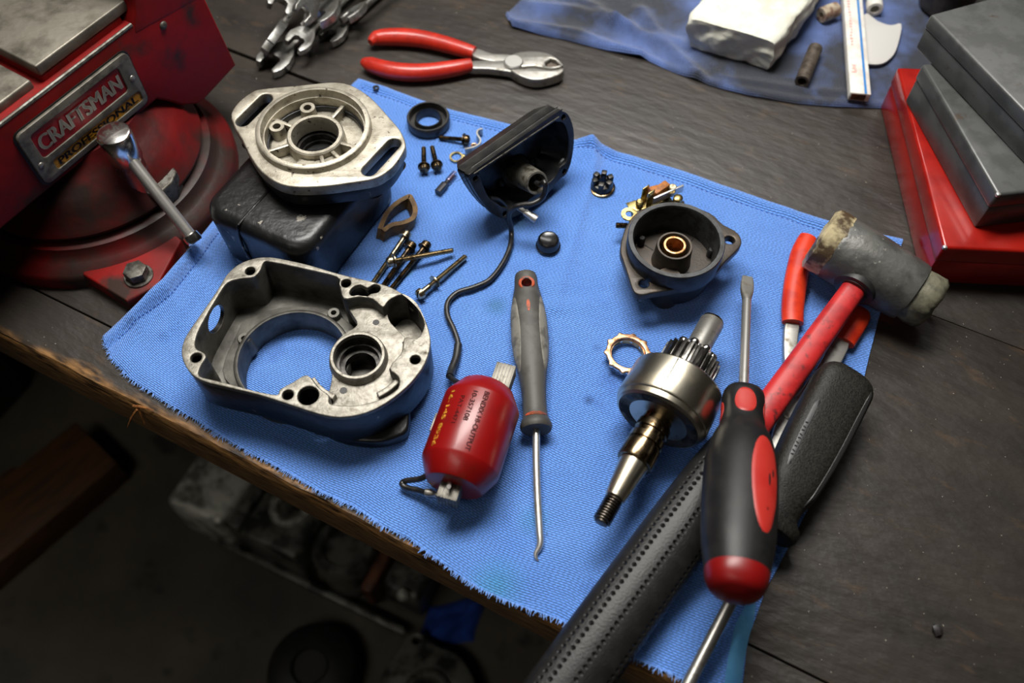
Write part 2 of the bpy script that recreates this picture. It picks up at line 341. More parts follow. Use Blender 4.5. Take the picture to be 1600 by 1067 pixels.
MT = dict(
 alu=mat('cast_aluminium', (182, 176, 161), .48, .75, alt=(122, 114, 100), ascale=90, alo=.45, ahi=.75, alt2=(60, 52, 42), a2scale=260, a2lo=.62, a2hi=.7, bump=.35, bscale=900),
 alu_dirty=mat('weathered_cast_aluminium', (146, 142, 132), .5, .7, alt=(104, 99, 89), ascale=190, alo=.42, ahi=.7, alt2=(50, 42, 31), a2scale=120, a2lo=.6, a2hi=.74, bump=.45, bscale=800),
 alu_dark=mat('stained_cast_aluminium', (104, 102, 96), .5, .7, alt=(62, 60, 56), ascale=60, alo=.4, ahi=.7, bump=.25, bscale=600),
 black_paint=mat('chipped_black_paint', (13, 14, 15), .38, 0, alt=(22, 22, 22), ascale=40, alt2=(140, 135, 124), a2scale=70, a2lo=.655, a2hi=.675, bump=.5, bscale=110, coat=.05, bdist=.0014),
 black_cast=mat('black_cast_metal', (34, 34, 34), .36, .25, alt=(48, 47, 44), ascale=90, bump=.3, bscale=700),
 dark_cast=mat('brown_black_cast_iron', (62, 57, 52), .42, .45, alt=(86, 72, 58), ascale=70, alo=.45, ahi=.75, bump=.3, bscale=900),
 dark_rim=mat('grey_black_turned_metal', (58, 60, 61), .38, .5, alt=(40, 40, 40), ascale=120, bump=.15, bscale=700),
 steel=mat('polished_steel', (205, 203, 198), .34, .85, alt=(150, 142, 126), ascale=90, alo=.55, ahi=.8, bump=.05, rvar=.15),
 steel_dull=mat('dull_steel', (172, 170, 164), .4, .85, alt=(120, 112, 98), ascale=160, alo=.5, ahi=.75, rvar=.15, bump=.1),
 nickel=mat('oil_stained_drum_steel', (205, 198, 180), .3, 1, alt=(165, 150, 120), ascale=60, alo=.5, ahi=.78, alt2=(70, 55, 38), a2scale=170, a2lo=.68, a2hi=.74, rvar=.12, bump=.08, bscale=500),
 oily=mat('oily_brown_steel', (150, 132, 104), .22, 1, alt=(70, 52, 32), ascale=180, alo=.45, ahi=.65),
 oily_dark=mat('oily_dark_steel', (104, 94, 78), .5, .9, alt=(46, 40, 32), ascale=70, alo=.42, ahi=.6, rvar=.2),
 dark_steel=mat('blackened_steel', (68, 66, 63), .36, .8, alt=(40, 39, 37), ascale=200),
 chrome=mat('chrome', (224, 222, 218), .2, 1, alt=(190, 186, 180), ascale=200, alo=.55, ahi=.7, rvar=.12),
 wrench=mat('satin_chrome', (176, 176, 172), .34, .9, alt=(128, 126, 120), ascale=80, rvar=.12),
 screw=mat('bronzed_screw_steel', (178, 164, 136), .3, 1, alt=(100, 84, 60), ascale=220, alo=.5, ahi=.7),
 screw_dark=mat('dark_bronzed_steel', (120, 100, 72), .34, 1, alt=(48, 42, 38), ascale=260, alo=.42, ahi=.6),
 brass=mat('bronze', (204, 160, 112), .3, 1, alt=(150, 108, 70), ascale=200),
 copper=mat('pale_copper', (226, 178, 140), .34, .9, alt=(170, 120, 84), ascale=250),
 yellow_metal=mat('yellow_zinc_plate', (196, 178, 120), .32, 1, alt=(130, 112, 70), ascale=250),
 orange_fibre=mat('orange_brown_fibre', (176, 108, 44), .55, 0, alt=(130, 78, 34), ascale=200),
 vise_red=mat('vise_red_enamel', (128, 8, 5), .55, 0, alt=(86, 9, 6), ascale=16, alo=.42, ahi=.66, alt2=(48, 30, 24), a2scale=22, a2lo=.54, a2hi=.68, bump=.3, bscale=160, coat=0, spec=.25, bdist=.0006),
 vise_base=mat('grimy_vise_red', (104, 8, 8), .5, 0, alt=(62, 12, 10), ascale=14, alo=.4, ahi=.62, alt2=(40, 27, 22), a2scale=18, a2lo=.46, a2hi=.64, bump=.4, bscale=140, spec=.35, bdist=.0008),
 vise_jaw=mat('worn_jaw_steel', (124, 119, 108), .5, .6, alt=(78, 73, 64), ascale=50, alo=.42, ahi=.68, bump=.5, bscale=160, bdist=.0006),
 plate_metal=mat('nameplate_metal', (112, 108, 98), .5, .3, alt=(84, 80, 72), ascale=120, bump=.2),
 gear=mat('dark_gear_steel', (120, 118, 114), .3, 1, alt=(70, 68, 66), ascale=160, rvar=.15),
 thread_steel=mat('dark_thread_steel', (104, 98, 90), .34, .95, alt=(66, 58, 50), ascale=260),
 letter=mat('worn_silver_letter', (160, 156, 146), .5, .2),
 plate_red=mat('nameplate_red', (146, 8, 18), .5),
 plate_yellow=mat('nameplate_yellow', (190, 132, 16), .5, 0, alt=(104, 70, 14), ascale=130, alo=.5, ahi=.62),
 plate_black=mat('nameplate_black_letter', (22, 20, 18), .5),
 bolt=mat('weathered_bolt', (104, 102, 96), .5, .7, alt=(70, 66, 60), ascale=200, bump=.3),
 red_box=mat('red_metallic_paint', (164, 28, 18), .27, .15, alt=(146, 20, 14), ascale=25, coat=.3),
 grey_box=mat('grey_hammer_paint', (84, 85, 84), .38, .25, alt=(70, 71, 70), ascale=45, alt2=(70, 60, 50), a2scale=60, a2lo=.66, a2hi=.74, bump=.12, bscale=260),
 chip=mat('bare_metal_chip', (200, 198, 194), .4, .8),
 rubber=mat('black_rubber', (26, 26, 27), .42, 0, alt=(36, 36, 36), ascale=150, bump=.12, bscale=900),
 seal=mat('seal_rubber', (30, 30, 31), .4, 0, alt=(44, 42, 38), ascale=200),
 cap=mat('gloss_black_plastic', (20, 20, 22), .2, 0, alt=(34, 33, 32), ascale=200),
 wire=mat('black_cable', (26, 26, 28), .35, 0, alt=(46, 44, 42), ascale=200),
 coil=mat('red_coil_resin', (132, 10, 9), .34, 0, alt=(112, 12, 8), ascale=35, alo=.5, ahi=.75, alt2=(92, 40, 22), a2scale=40, a2lo=.66, a2hi=.8, bump=.12, bscale=120, coat=.12),
 coil_text=mat('dark_red_print', (58, 2, 4), .6, spec=.2),
 coil_gold=mat('gold_print', (224, 168, 58), .4, alt=(170, 90, 30), ascale=400),
 laminate=mat('laminated_core_steel', (132, 128, 118), .5, .6, alt=(70, 64, 54), ascale=160, alo=.5, ahi=.65),
 pick_grip=mat('grey_worn_rubber', (76, 74, 70), .55, 0, alt=(60, 58, 54), ascale=70, bump=.2, bscale=700),
 pick_panel=mat('light_grey_rubber', (124, 121, 112), .62, 0, alt=(88, 86, 80), ascale=110, bump=.3, bscale=800),
 pick_orange=mat('orange_rubber', (176, 74, 34), .5, 0, alt=(110, 60, 40), ascale=200),
 drv_black=mat('screwdriver_black', (24, 24, 25), .42, 0, alt=(32, 31, 30), ascale=80, bump=.12, bscale=800, spec=.3),
 drv_red=mat('screwdriver_red', (176, 44, 36), .42, 0, alt=(172, 36, 30), ascale=60, alt2=(80, 24, 20), a2scale=120, a2lo=.68, a2hi=.72),
 drv_end=mat('screwdriver_end_red', (124, 12, 12), .36, 0, alt=(120, 16, 16), ascale=60),
 grip_black=mat('grainy_black_handle', (38, 36, 31), .5, 0, alt=(20, 20, 18), ascale=620, alo=.42, ahi=.58, bump=.8, bscale=1100, spec=.3),
 grip_smooth=mat('smooth_black_handle', (52, 52, 52), .4, 0, bump=.35, bscale=1200),
 ham_red=mat('hammer_red', (186, 40, 40), .42, 0, alt=(158, 30, 32), ascale=50, alt2=(86, 34, 34), a2scale=130, a2lo=.57, a2hi=.7, coat=.1, bump=.1),
 ham_head=mat('hammer_grey_head', (96, 96, 92), .42, .3, alt=(72, 72, 70), ascale=50, alt2=(150, 148, 140), a2scale=230, a2lo=.66, a2hi=.72, bump=.6, bscale=200, bdist=.0007),
 ham_face=mat('aged_nylon', (190, 176, 138), .45, 0, alt=(74, 60, 42), ascale=42, alo=.44, ahi=.56, bump=.7, bscale=160, bdist=.001),
 ham_face2=mat('grey_aged_nylon', (112, 110, 92), .45, 0, alt=(80, 78, 66), ascale=80, bump=.6, bscale=160, bdist=.001),
 grip_red=mat('red_dipped_grip', (186, 44, 28), .34, 0, alt=(164, 36, 24), ascale=60, coat=.15, bump=.08),
 grip_orange=mat('orange_red_grip', (206, 56, 26), .36, 0, alt=(180, 38, 20), ascale=60),
 leather=mat('brown_leather', (118, 88, 46), .6, 0, alt=(84, 60, 30), ascale=180, bump=.4, bscale=700),
 paper=mat('white_crumpled_paper', (228, 228, 214), .7, 0, alt=(212, 210, 194), ascale=40, alt2=(150, 96, 60), a2scale=70, a2lo=.74, a2hi=.78, bump=.6, bscale=70, bdist=.003),
 white=mat('white_plastic', (226, 224, 216), .5, 0, alt=(212, 204, 194), ascale=60),
 scrap=mat('grey_white_plastic', (196, 194, 190), .5),
 blue_ink=mat('blue_stripe', (36, 120, 190), .5),
 red_ink=mat('faded_red_print', (222, 150, 140), .55),
 cork=mat('dirty_beige', (176, 164, 142), .7, 0, alt=(120, 90, 74), ascale=120),
 tube=mat('brown_grey_tube', (98, 88, 78), .5, .4, alt=(70, 62, 54), ascale=160, bump=.3),
 dark_pot=mat('dark_container', (34, 32, 32), .5, 0, alt=(52, 48, 46), ascale=100, bump=.3),
 splinter=mat('raw_wood', (150, 98, 48), .6, 0, alt=(110, 66, 28), ascale=300),
 floor_plank=mat('dark_orange_wood', (92, 58, 26), .6, 0, alt=(64, 40, 20), ascale=18, stretch=(1, 8, 8)),
 eng_pale=mat('pale_grey_casting', (204, 204, 192), .45, .3, alt=(110, 110, 102), ascale=30),
 eng_dark=mat('dark_greasy_casting', (104, 104, 97), .45, .4, alt=(40, 40, 38), ascale=30),
 eng_black=mat('black_greasy_metal', (34, 34, 33), .5, .2, alt=(24, 24, 24), ascale=30),
 rust=mat('rusty_metal', (110, 66, 44), .6, .3, alt=(70, 44, 32), ascale=60),
 rag=mat('dark_blue_rag', (22, 62, 150), .9, 0, bump=.4, bscale=300),
 spring=mat('violet_grey_spring', (150, 130, 140), .3, 1),
 carbon=mat('carbon_brush', (58, 58, 62), .3, .5),
 debris=mat('debris', (190, 184, 170), .6),
)

# ---- special materials
def nodes(m): return m.node_tree.nodes, m.node_tree.links
def bench_mat(name, wear):
    m = mat(name, (54, 48, 42), .46, 0, alt=(36, 32, 29), ascale=26, alo=.32, ahi=.68, alt2=(76, 60, 44), a2scale=75, a2lo=.58, a2hi=.78,
            bump=.9, bscale=110, stretch=(.4, 1, 1), bdist=.0014, detail=10)
    N, L = nodes(m); b = N['Principled BSDF']; old = b.inputs['Base Color'].links[0].from_socket
    tc = [n for n in N if n.type == 'TEX_COORD'][0]
    # fine light specks of dust
    vo = N.new('ShaderNodeTexNoise'); vo.inputs['Scale'].default_value = 430; vo.inputs['Detail'].default_value = 2
    L.new(tc.outputs['Object'], vo.inputs['Vector'])
    r = N.new('ShaderNodeMapRange'); r.inputs[1].default_value = .725; r.inputs[2].default_value = .77; L.new(vo.outputs['Fac'], r.inputs[0])
    mx = N.new('ShaderNodeMix'); mx.data_type = 'RGBA'; mx.inputs[7].default_value = lin(150, 144, 132)
    L.new(r.outputs[0], mx.inputs[0]); L.new(old, mx.inputs[6]); col = mx.outputs[2]
    if wear:
        sp = N.new('ShaderNodeSeparateXYZ'); L.new(tc.outputs['Object'], sp.inputs[0])
        mp = N.new('ShaderNodeMapping'); mp.inputs['Scale'].default_value = (14, 60, 160); L.new(tc.outputs['Object'], mp.inputs[0])
        gr = N.new('ShaderNodeTexNoise'); gr.inputs['Scale'].default_value = 4; gr.inputs['Detail'].default_value = 7; L.new(mp.outputs[0], gr.inputs['Vector'])
        # bare wood: on the front face and where the paint has rubbed off the edge
        ad = N.new('ShaderNodeMath'); ad.operation = 'MULTIPLY_ADD'; ad.inputs[1].default_value = .030; ad.inputs[2].default_value = -.0085
        n2 = N.new('ShaderNodeTexNoise'); n2.inputs['Scale'].default_value = 22; n2.inputs['Detail'].default_value = 5; L.new(tc.outputs['Object'], n2.inputs['Vector'])
        L.new(n2.outputs['Fac'], ad.inputs[0])
        lt = N.new('ShaderNodeMath'); lt.operation = 'SUBTRACT'; L.new(ad.outputs[0], lt.inputs[0]); L.new(sp.outputs['Y'], lt.inputs[1])
        st = N.new('ShaderNodeMapRange'); st.inputs[1].default_value = -.005; st.inputs[2].default_value = .001; L.new(lt.outputs[0], st.inputs[0])
        ramp = N.new('ShaderNodeValToRGB'); e = ramp.color_ramp.elements
        e[0].position = .36; e[0].color = lin(40, 27, 15); e[1].position = .68; e[1].color = lin(150, 110, 64); L.new(gr.outputs['Fac'], ramp.inputs[0])
        m2 = N.new('ShaderNodeMix'); m2.data_type = 'RGBA'; L.new(st.outputs[0], m2.inputs[0]); L.new(col, m2.inputs[6]); L.new(ramp.outputs[0], m2.inputs[7]); col = m2.outputs[2]
    L.new(col, b.inputs['Base Color'])
    return m
MT['bench'] = bench_mat('dark_stained_bench_wood', False)
MT['bench_edge'] = bench_mat('bench_wood_with_worn_edge', True)

def towel_mat(name, base, alt, dirt, spots=(), pitch=1.42, dlo=.6, dhi=.75, dscale=16):
    m = mat(name, base, .95, 0, alt=alt, ascale=14, alo=.3, ahi=.75, alt2=dirt, a2scale=dscale, a2lo=dlo, a2hi=dhi, sheen=.25, spec=.1, detail=6)
    N, L = nodes(m); b = N['Principled BSDF']; old = b.inputs['Base Color'].links[0].from_socket
    tc = [n for n in N if n.type == 'TEX_COORD'][0]
    uvn = N.new('ShaderNodeMapping'); uvn.inputs['Scale'].default_value = (1, 1, 1); L.new(tc.outputs['UV'], uvn.inputs[0])
    # distort a little
    dn = N.new('ShaderNodeTexNoise'); dn.inputs['Scale'].default_value = 60; L.new(tc.outputs['UV'], dn.inputs['Vector'])
    vm = N.new('ShaderNodeVectorMath'); vm.operation = 'MULTIPLY_ADD'; vm.inputs[1].default_value = (.0016,)*3; L.new(dn.outputs['Color'], vm.inputs[0]); L.new(uvn.outputs[0], vm.inputs[2])
    sx = N.new('ShaderNodeSeparateXYZ'); L.new(vm.outputs[0], sx.inputs[0])
    def mth(op, x, y=None, z=None):
        n = N.new('ShaderNodeMath'); n.operation = op
        for i, q in enumerate((x, y, z)):
            if q is None: continue
            if isinstance(q, (int, float)): n.inputs[i].default_value = q
            else: L.new(q, n.inputs[i])
        return n.outputs[0]
    # huck weave: rows of short raised stitches, each row shifted against its neighbours
    vv = mth('MULTIPLY', sx.outputs['Y'], 1000/pitch); row = mth('FLOOR', vv)
    wn = N.new('ShaderNodeTexWhiteNoise'); wn.noise_dimensions = '1D'; L.new(row, wn.inputs['W'])
    off = mth('MULTIPLY_ADD', wn.outputs['Value'], .35, mth('MULTIPLY', mth('MODULO', row, 2.0), .5))
    uu = mth('ADD', mth('MULTIPLY', sx.outputs['X'], 1000/(pitch*1.9)), off)
    fu = mth('SUBTRACT', mth('FRACT', uu), .5); fv = mth('SUBTRACT', mth('FRACT', vv), .5)
    dd = mth('ADD', mth('MULTIPLY', mth('MULTIPLY', fu, fu), 1.5), mth('MULTIPLY', mth('MULTIPLY', fv, fv), 3.0))
    mound = mth('SUBTRACT', 1.25, mth('MULTIPLY', dd, 1.35))
    class _o: outputs = [mound]
    mxm = _o
    fn = N.new('ShaderNodeTexNoise'); fn.inputs['Scale'].default_value = 900; L.new(tc.outputs['UV'], fn.inputs['Vector'])
    hm = N.new('ShaderNodeMath'); hm.operation = 'MULTIPLY_ADD'; hm.inputs[1].default_value = .8; L.new(fn.outputs['Fac'], hm.inputs[0]); L.new(mxm.outputs[0], hm.inputs[2])
    bp = N.new('ShaderNodeBump'); bp.inputs['Strength'].default_value = .85; bp.inputs['Distance'].default_value = .0007
    L.new(hm.outputs[0], bp.inputs['Height']); L.new(bp.outputs[0], b.inputs['Normal'])
    col = old
    for (p, rad, c, amt) in spots:
        ds = N.new('ShaderNodeVectorMath'); ds.operation = 'DISTANCE'; ds.inputs[1].default_value = (p.x*.001, p.y*.001, 0)
        n3 = N.new('ShaderNodeTexNoise'); n3.inputs['Scale'].default_value = 3000/rad/20; n3.inputs['Detail'].default_value = 4; L.new(tc.outputs['Object'], n3.inputs['Vector'])
        L.new(tc.outputs['Object'], ds.inputs[0])
        rr = N.new('ShaderNodeMath'); rr.operation = 'MULTIPLY_ADD'; rr.inputs[1].default_value = rad*.0016; L.new(n3.outputs['Fac'], rr.inputs[0]); L.new(ds.outputs['Value'], rr.inputs[2])
        mr = N.new('ShaderNodeMapRange'); mr.inputs[1].default_value = rad*.0008+rad*.0009; mr.inputs[2].default_value = rad*.0008+rad*.0002; mr.inputs[3].default_value = 0; mr.inputs[4].default_value = amt
        L.new(rr.outputs[0], mr.inputs[0])
        m2 = N.new('ShaderNodeMix'); m2.data_type = 'RGBA'; L.new(mr.outputs[0], m2.inputs[0]); L.new(col, m2.inputs[6]); m2.inputs[7].default_value = lin(*c); col = m2.outputs[2]
    # weave shade painted into the colour: valleys darkened, raised stitches lightened
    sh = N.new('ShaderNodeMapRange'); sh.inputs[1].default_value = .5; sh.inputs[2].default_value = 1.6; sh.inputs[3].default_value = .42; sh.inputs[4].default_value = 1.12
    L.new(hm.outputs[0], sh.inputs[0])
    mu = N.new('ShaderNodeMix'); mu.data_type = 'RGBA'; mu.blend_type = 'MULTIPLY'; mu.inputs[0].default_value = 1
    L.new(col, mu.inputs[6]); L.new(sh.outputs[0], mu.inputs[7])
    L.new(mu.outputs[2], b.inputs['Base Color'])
    return m
TEAL = (44, 150, 170); DARK = (24, 48, 92); GREEN = (52, 110, 120)
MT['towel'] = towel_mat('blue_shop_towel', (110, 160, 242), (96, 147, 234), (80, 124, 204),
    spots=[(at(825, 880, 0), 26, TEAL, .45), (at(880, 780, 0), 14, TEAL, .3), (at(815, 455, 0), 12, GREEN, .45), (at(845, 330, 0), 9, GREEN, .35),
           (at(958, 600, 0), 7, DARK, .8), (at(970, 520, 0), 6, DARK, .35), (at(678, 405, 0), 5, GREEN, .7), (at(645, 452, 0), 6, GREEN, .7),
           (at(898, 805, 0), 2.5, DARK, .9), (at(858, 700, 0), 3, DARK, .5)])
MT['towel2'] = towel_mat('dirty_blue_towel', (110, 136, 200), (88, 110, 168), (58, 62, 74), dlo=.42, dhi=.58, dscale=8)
MT['hem_shade'] = mat('hem_groove_shade_blue', (36, 74, 156), .95, 0, alt=(30, 64, 140), ascale=30, bump=.6, bscale=900, sheen=.25, spec=.1)
MT['towel_teal'] = mat('faded_teal_blue_cloth', (84, 146, 190), .95, 0, alt=(70, 128, 176), ascale=40, bump=.6, bscale=900, sheen=.25, spec=.1)
MT['towel2_hem'] = mat('dirty_towel_hem', (72, 100, 158), .95, 0, alt=(52, 66, 100), ascale=22, bump=.6, bscale=900, sheen=.2, spec=.1)
MT['thread'] = mat('blue_thread', (124, 168, 238), .9, 0)

def grip_mat():
    m = mat('perforated_black_leather', (24, 23, 22), .42, 0, alt=(30, 29, 28), ascale=120, bump=.5, bscale=700, spec=.35)
    N, L = nodes(m); b = N['Principled BSDF']
    tc = [n for n in N if n.type == 'TEX_COORD'][0]; sp = N.new('ShaderNodeSeparateXYZ'); L.new(tc.outputs['UV'], sp.inputs[0])
    def mth(op, a, bb=None, c=None):
        n = N.new('ShaderNodeMath'); n.operation = op
        for i, v in enumerate((a, bb, c)):
            if v is None: continue
            if isinstance(v, (int, float)): n.inputs[i].default_value = v
            else: L.new(v, n.inputs[i])
        return n.outputs[0]
    NU, NV = 58.0, 22.0
    v = mth('MULTIPLY', sp.outputs['Y'], NV); row = mth('FLOOR', v)
    odd = mth('MULTIPLY', mth('MODULO', row, 2.0), .5)
    u = mth('ADD', mth('MULTIPLY', sp.outputs['X'], NU), odd)
    fu = mth('SUBTRACT', mth('FRACT', u), .5); fv = mth('SUBTRACT', mth('FRACT', v), .5)
    d = mth('SQRT', mth('ADD', mth('MULTIPLY', fu, fu), mth('MULTIPLY', mth('MULTIPLY', fv, fv), 1.6)))
    band = mth('LESS_THAN', mth('MODULO', mth('ADD', row, 1.0), 4.0), 1.5)          # rows in pairs
    hole = mth('MULTIPLY', mth('LESS_THAN', d, .24), band)
    mx = N.new('ShaderNodeMix'); mx.data_type = 'RGBA'; old = b.inputs['Base Color'].links[0].from_socket
    L.new(hole, mx.inputs[0]); L.new(old, mx.inputs[6]); mx.inputs[7].default_value = lin(6, 6, 6); L.new(mx.outputs[2], b.inputs['Base Color'])
    dent = mth('MULTIPLY', mth('SUBTRACT', mth('MINIMUM', d, .36), .36), band)
    bp = N.new('ShaderNodeBump'); bp.inputs['Strength'].default_value = 1; bp.inputs['Distance'].default_value = .0025
    L.new(dent, bp.inputs['Height']); ob = b.inputs['Normal'].links[0].from_socket; L.new(ob, bp.inputs['Normal']); L.new(bp.outputs[0], b.inputs['Normal'])
    return m
MT['leather_grip'] = grip_mat()
MT['concrete'] = mat('dark_oily_concrete', (84, 78, 64), .6, 0, alt=(50, 47, 41), ascale=4, alo=.35, ahi=.65, alt2=(34, 30, 26), a2scale=9, a2lo=.58, a2hi=.66, bump=.3, bscale=40, bdist=.003, detail=8)

# ------------------------------------------------------------------ floor and workbench
FLZ = -760
g = G(); g.box((0, -100, FLZ-20), (6200, 5700, 40)); fl = g.build('floor', MT['concrete']); fl['kind'] = 'structure'
tag(fl, 'dark oily concrete garage floor below the bench')

MT['wall'] = mat('painted_garage_wall', (104, 100, 93), .8, 0, alt=(88, 84, 78), ascale=2, bump=.1, bscale=30)
MT['ceil'] = mat('pale_ceiling', (176, 174, 168), .85, 0, alt=(160, 158, 152), ascale=2)
for nm, c, s_, mk in (('wall_back', (0, 2700, 500), (6200, 100, 2520), 'wall'), ('wall_front', (0, -2900, 500), (6200, 100, 2520), 'wall'), ('wall_left', (-3050, -100, 500), (100, 5500, 2520), 'wall'),
                      ('wall_right', (3050, -100, 500), (100, 5500, 2520), 'wall'), ('ceiling', (0, -100, 1810), (6200, 5700, 100), 'ceil')):
    g = G(); g.box(c, s_); o = g.build(nm, MT[mk]); o['kind'] = 'structure'
g = None
E0 = at(0, 528, 0); E1 = at(1000, 1050, 0); BD = (E1-E0).normalized()
BM = frame(E0, BD, Vector((-BD.y, BD.x, 0)))
bench = thing('workbench', 'dark worn wooden workbench with brown chipped front edge', 'workbench', mat=BM)
rows = [(0, 42.6, 'bench_edge', -700, 1250), (44.0, 320.5, 'bench', -700, 1250), (324.5, 600, 'bench', -700, 1250), (602, 880, 'bench', -700, 1250)]
for i, (y0, y1, mk, X0, X1) in enumerate(rows):
    g = G()
    if i == 0:
        # worn front plank: uneven front arris
        n = 260; vs = []; fs = []
        for k in range(n+1):
            x = X0+(X1-X0)*k/n; w = mnoise.noise(Vector((x*.02, 3, 1)))*1.4+mnoise.noise(Vector((x*.2, 7, 1)))*.5
            ch = 4+mnoise.noise(Vector((x*.025, 1, 5)))*2.2
            for (y, z) in ((y1, -44), (y1, 0), (max(ch, 1)+w+3, 0), (max(ch, 1)+w, -.5), (w+1.5, -ch), (w*.6, -ch-5), (0, -24), (1.5, -44)): vs.append((x, y, z))
        for k in range(n):
            for j in range(8): q = (j+1) % 8; fs.append((k*8+j, k*8+q, (k+1)*8+q, (k+1)*8+j))
        fs.append(tuple(range(8))); fs.append(tuple(n*8+j for j in range(8)))
        g.add(vs, fs)
    elif i == 1:
        g.plate([Vector(q) for q in ((X0, y0, 0), (X1, y0, 0), (X1, 324.0, 0), (460, 324.0, 0), (180, 321, 0), (X0, y1, 0))], [], -44, 0, .6)
    else:
        g.box(((X0+X1)/2, (y0+y1)/2, -22), (X1-X0, y1-y0, 44), 1.2, 2)
    g.build('plank', MT[mk], bench, smooth=30)
for (x, y) in ((-620, 90), (1150, 90), (-620, 800), (1150, 800)):
    g = G(); g.box((x, y, (FLZ-44)/2), (90, 90, -FLZ-44), 3); g.build('leg', MT['bench'], bench)
g = G(); g.box((270, 150, -100), (1800, 30, 110), 2); g.build('apron', MT['bench'], bench)
for (px, py, qx, qy, z2) in ((214, 640, 199, 668, -14), (216, 636, 226, 662, -12), (208, 634, 240, 641, 1)):
    g = G(); a = at(px, py, 1); b = at(qx, qy, z2); m = (a+b)/2+Vector((0, 0, 1.5))
    g.tube([a, m, b], [.9, .8, .3], 5, 3); g.build('splinter', MT['splinter'], bench, world=True)
# dents: small dark grit lying on the bench
def grit(px, py, r, label):
    p = at(px, py, 0); g = G(); rnd = random.Random(px)
    vs = []; fs = []
    ico = bmesh.new(); bmesh.ops.create_icosphere(ico, subdivisions=1, radius=r)
    for v in ico.verts: v.co *= rnd.uniform(.6, 1.15); v.co.z *= .7
    ico.verts.index_update(); zmin = min(v.co.z for v in ico.verts)
    g.add([v.co-Vector((0, 0, zmin)) for v in ico.verts], [[v.index for v in f.verts] for f in ico.faces]); ico.free()
    o = g.build('grit_crumb', MT['dark_pot']); o.location = p*.001; tag(o, label, 'debris')
grit(1462, 985, 4.0, 'black crumb of grit lying on bare bench at lower right')

# ------------------------------------------------------------------ towels
def resample(pts, n):
    P = [Vector(p) for p in pts]; d = [0]
    for i in range(1, len(P)): d.append(d[-1]+(P[i]-P[i-1]).length)
    out = []; j = 0
    for k in range(n+1):
        t = d[-1]*k/n
        while j < len(P)-2 and d[j+1] < t: j += 1
        w = (t-d[j])/max(d[j+1]-d[j], 1e-6); out.append(P[j].lerp(P[j+1], min(max(w, 0), 1)))
    return out
def seg_dist(p, a, b):
    ab = b-a; t = max(0, min(1, (p-a).dot(ab)/max(ab.dot(ab), 1e-9))); return (p-a-ab*t).length, t
def coons(front, back, left, right, nu, nv):
    F = resample(front, nu); B = resample(back, nu); L = resample(left, nv); R = resample(right, nv); out = []
    for j in range(nv+1):
        v = j/nv; row = []
        for i in range(nu+1):
            u = i/nu
            row.append((1-v)*F[i]+v*B[i]+(1-u)*L[j]+u*R[j]-((1-u)*(1-v)*F[0]+u*(1-v)*F[-1]+(1-u)*v*B[0]+u*v*B[-1]))
        out.append(row)
    return out
def cloth(name, grid, zf, mkey, parent, th=1.3, uvs=(400, 350)):
    nv = len(grid)-1; nu = len(grid[0])-1; vs = []; fs = []; uv = {}
    for j, row in enumerate(grid):
        for i, p in enumerate(row):
            z = zf(p, i/nu, j/nv); vs.append((p.x, p.y, z))
    top = len(vs)
    for j, row in enumerate(grid):
        for i, p in enumerate(row):
            vs.append((p.x, p.y, max(vs[j*(nu+1)+i][2]-th, .15)))
    idx = lambda i, j: j*(nu+1)+i
    for j in range(nv):
        for i in range(nu):
            fs.append((idx(i, j), idx(i+1, j), idx(i+1, j+1), idx(i, j+1)))
            uv[len(fs)-1] = [((a)/nu*uvs[0]*.001, b/nv*uvs[1]*.001) for a, b in ((i, j), (i+1, j), (i+1, j+1), (i, j+1))]
    bd = [idx(i, 0) for i in range(nu+1)]+[idx(nu, j) for j in range(1, nv+1)]+[idx(i, nv) for i in range(nu-1, -1, -1)]+[idx(0, j) for j in range(nv-1, 0, -1)]
    for k in range(len(bd)):
        a = bd[k]; b = bd[(k+1) % len(bd)]; fs.append((a, a+top, b+top, b))
    g = G(); g.add([Vector(v) for v in vs], fs); g.uv = uv
    return g.build(name, MT[mkey], parent, world=True, smooth=80)

LIFT = [(160, 525, 3), (200, 488, 8), (255, 440, 15.5), (300, 385, 15.5), (345, 330, 8), (400, 275, 3), (470, 205, 2), (520, 160, 2), (560, 122, 2)]
tl = [at(x, y, z) for x, y, z in LIFT]
tb = [at(x, y, 2) for x, y in [(560, 122), (600, 136), (640, 150), (700, 170), (760, 185), (820, 200), (870, 216), (900, 221)]]+[at(912, 216, 6), at(925, 215, 8), at(940, 224, 5)]+[at(x, y, 2) for x, y in [(965, 237), (1050, 262), (1150, 297), (1260, 335), (1340, 360)]]+[at(1410, 374, 3)]
trt = [at(x, y, 2) for x, y in [(1158, 1090), (1168, 1000), (1195, 925), (1240, 840), (1300, 720), (1350, 590), (1372, 500), (1395, 430), (1410, 374)]]
tf = [at(x, y, 2) for x, y in [(160, 525), (175, 560), (205, 592), (260, 628), (330, 670), (390, 706), (450, 738), (500, 768), (550, 790), (600, 822), (640, 842), (700, 886), (750, 920), (800, 942), (870, 966), (940, 1003), (1000, 1032), (1080, 1066), (1158, 1090)]]
tf[0] = tl[0].copy()
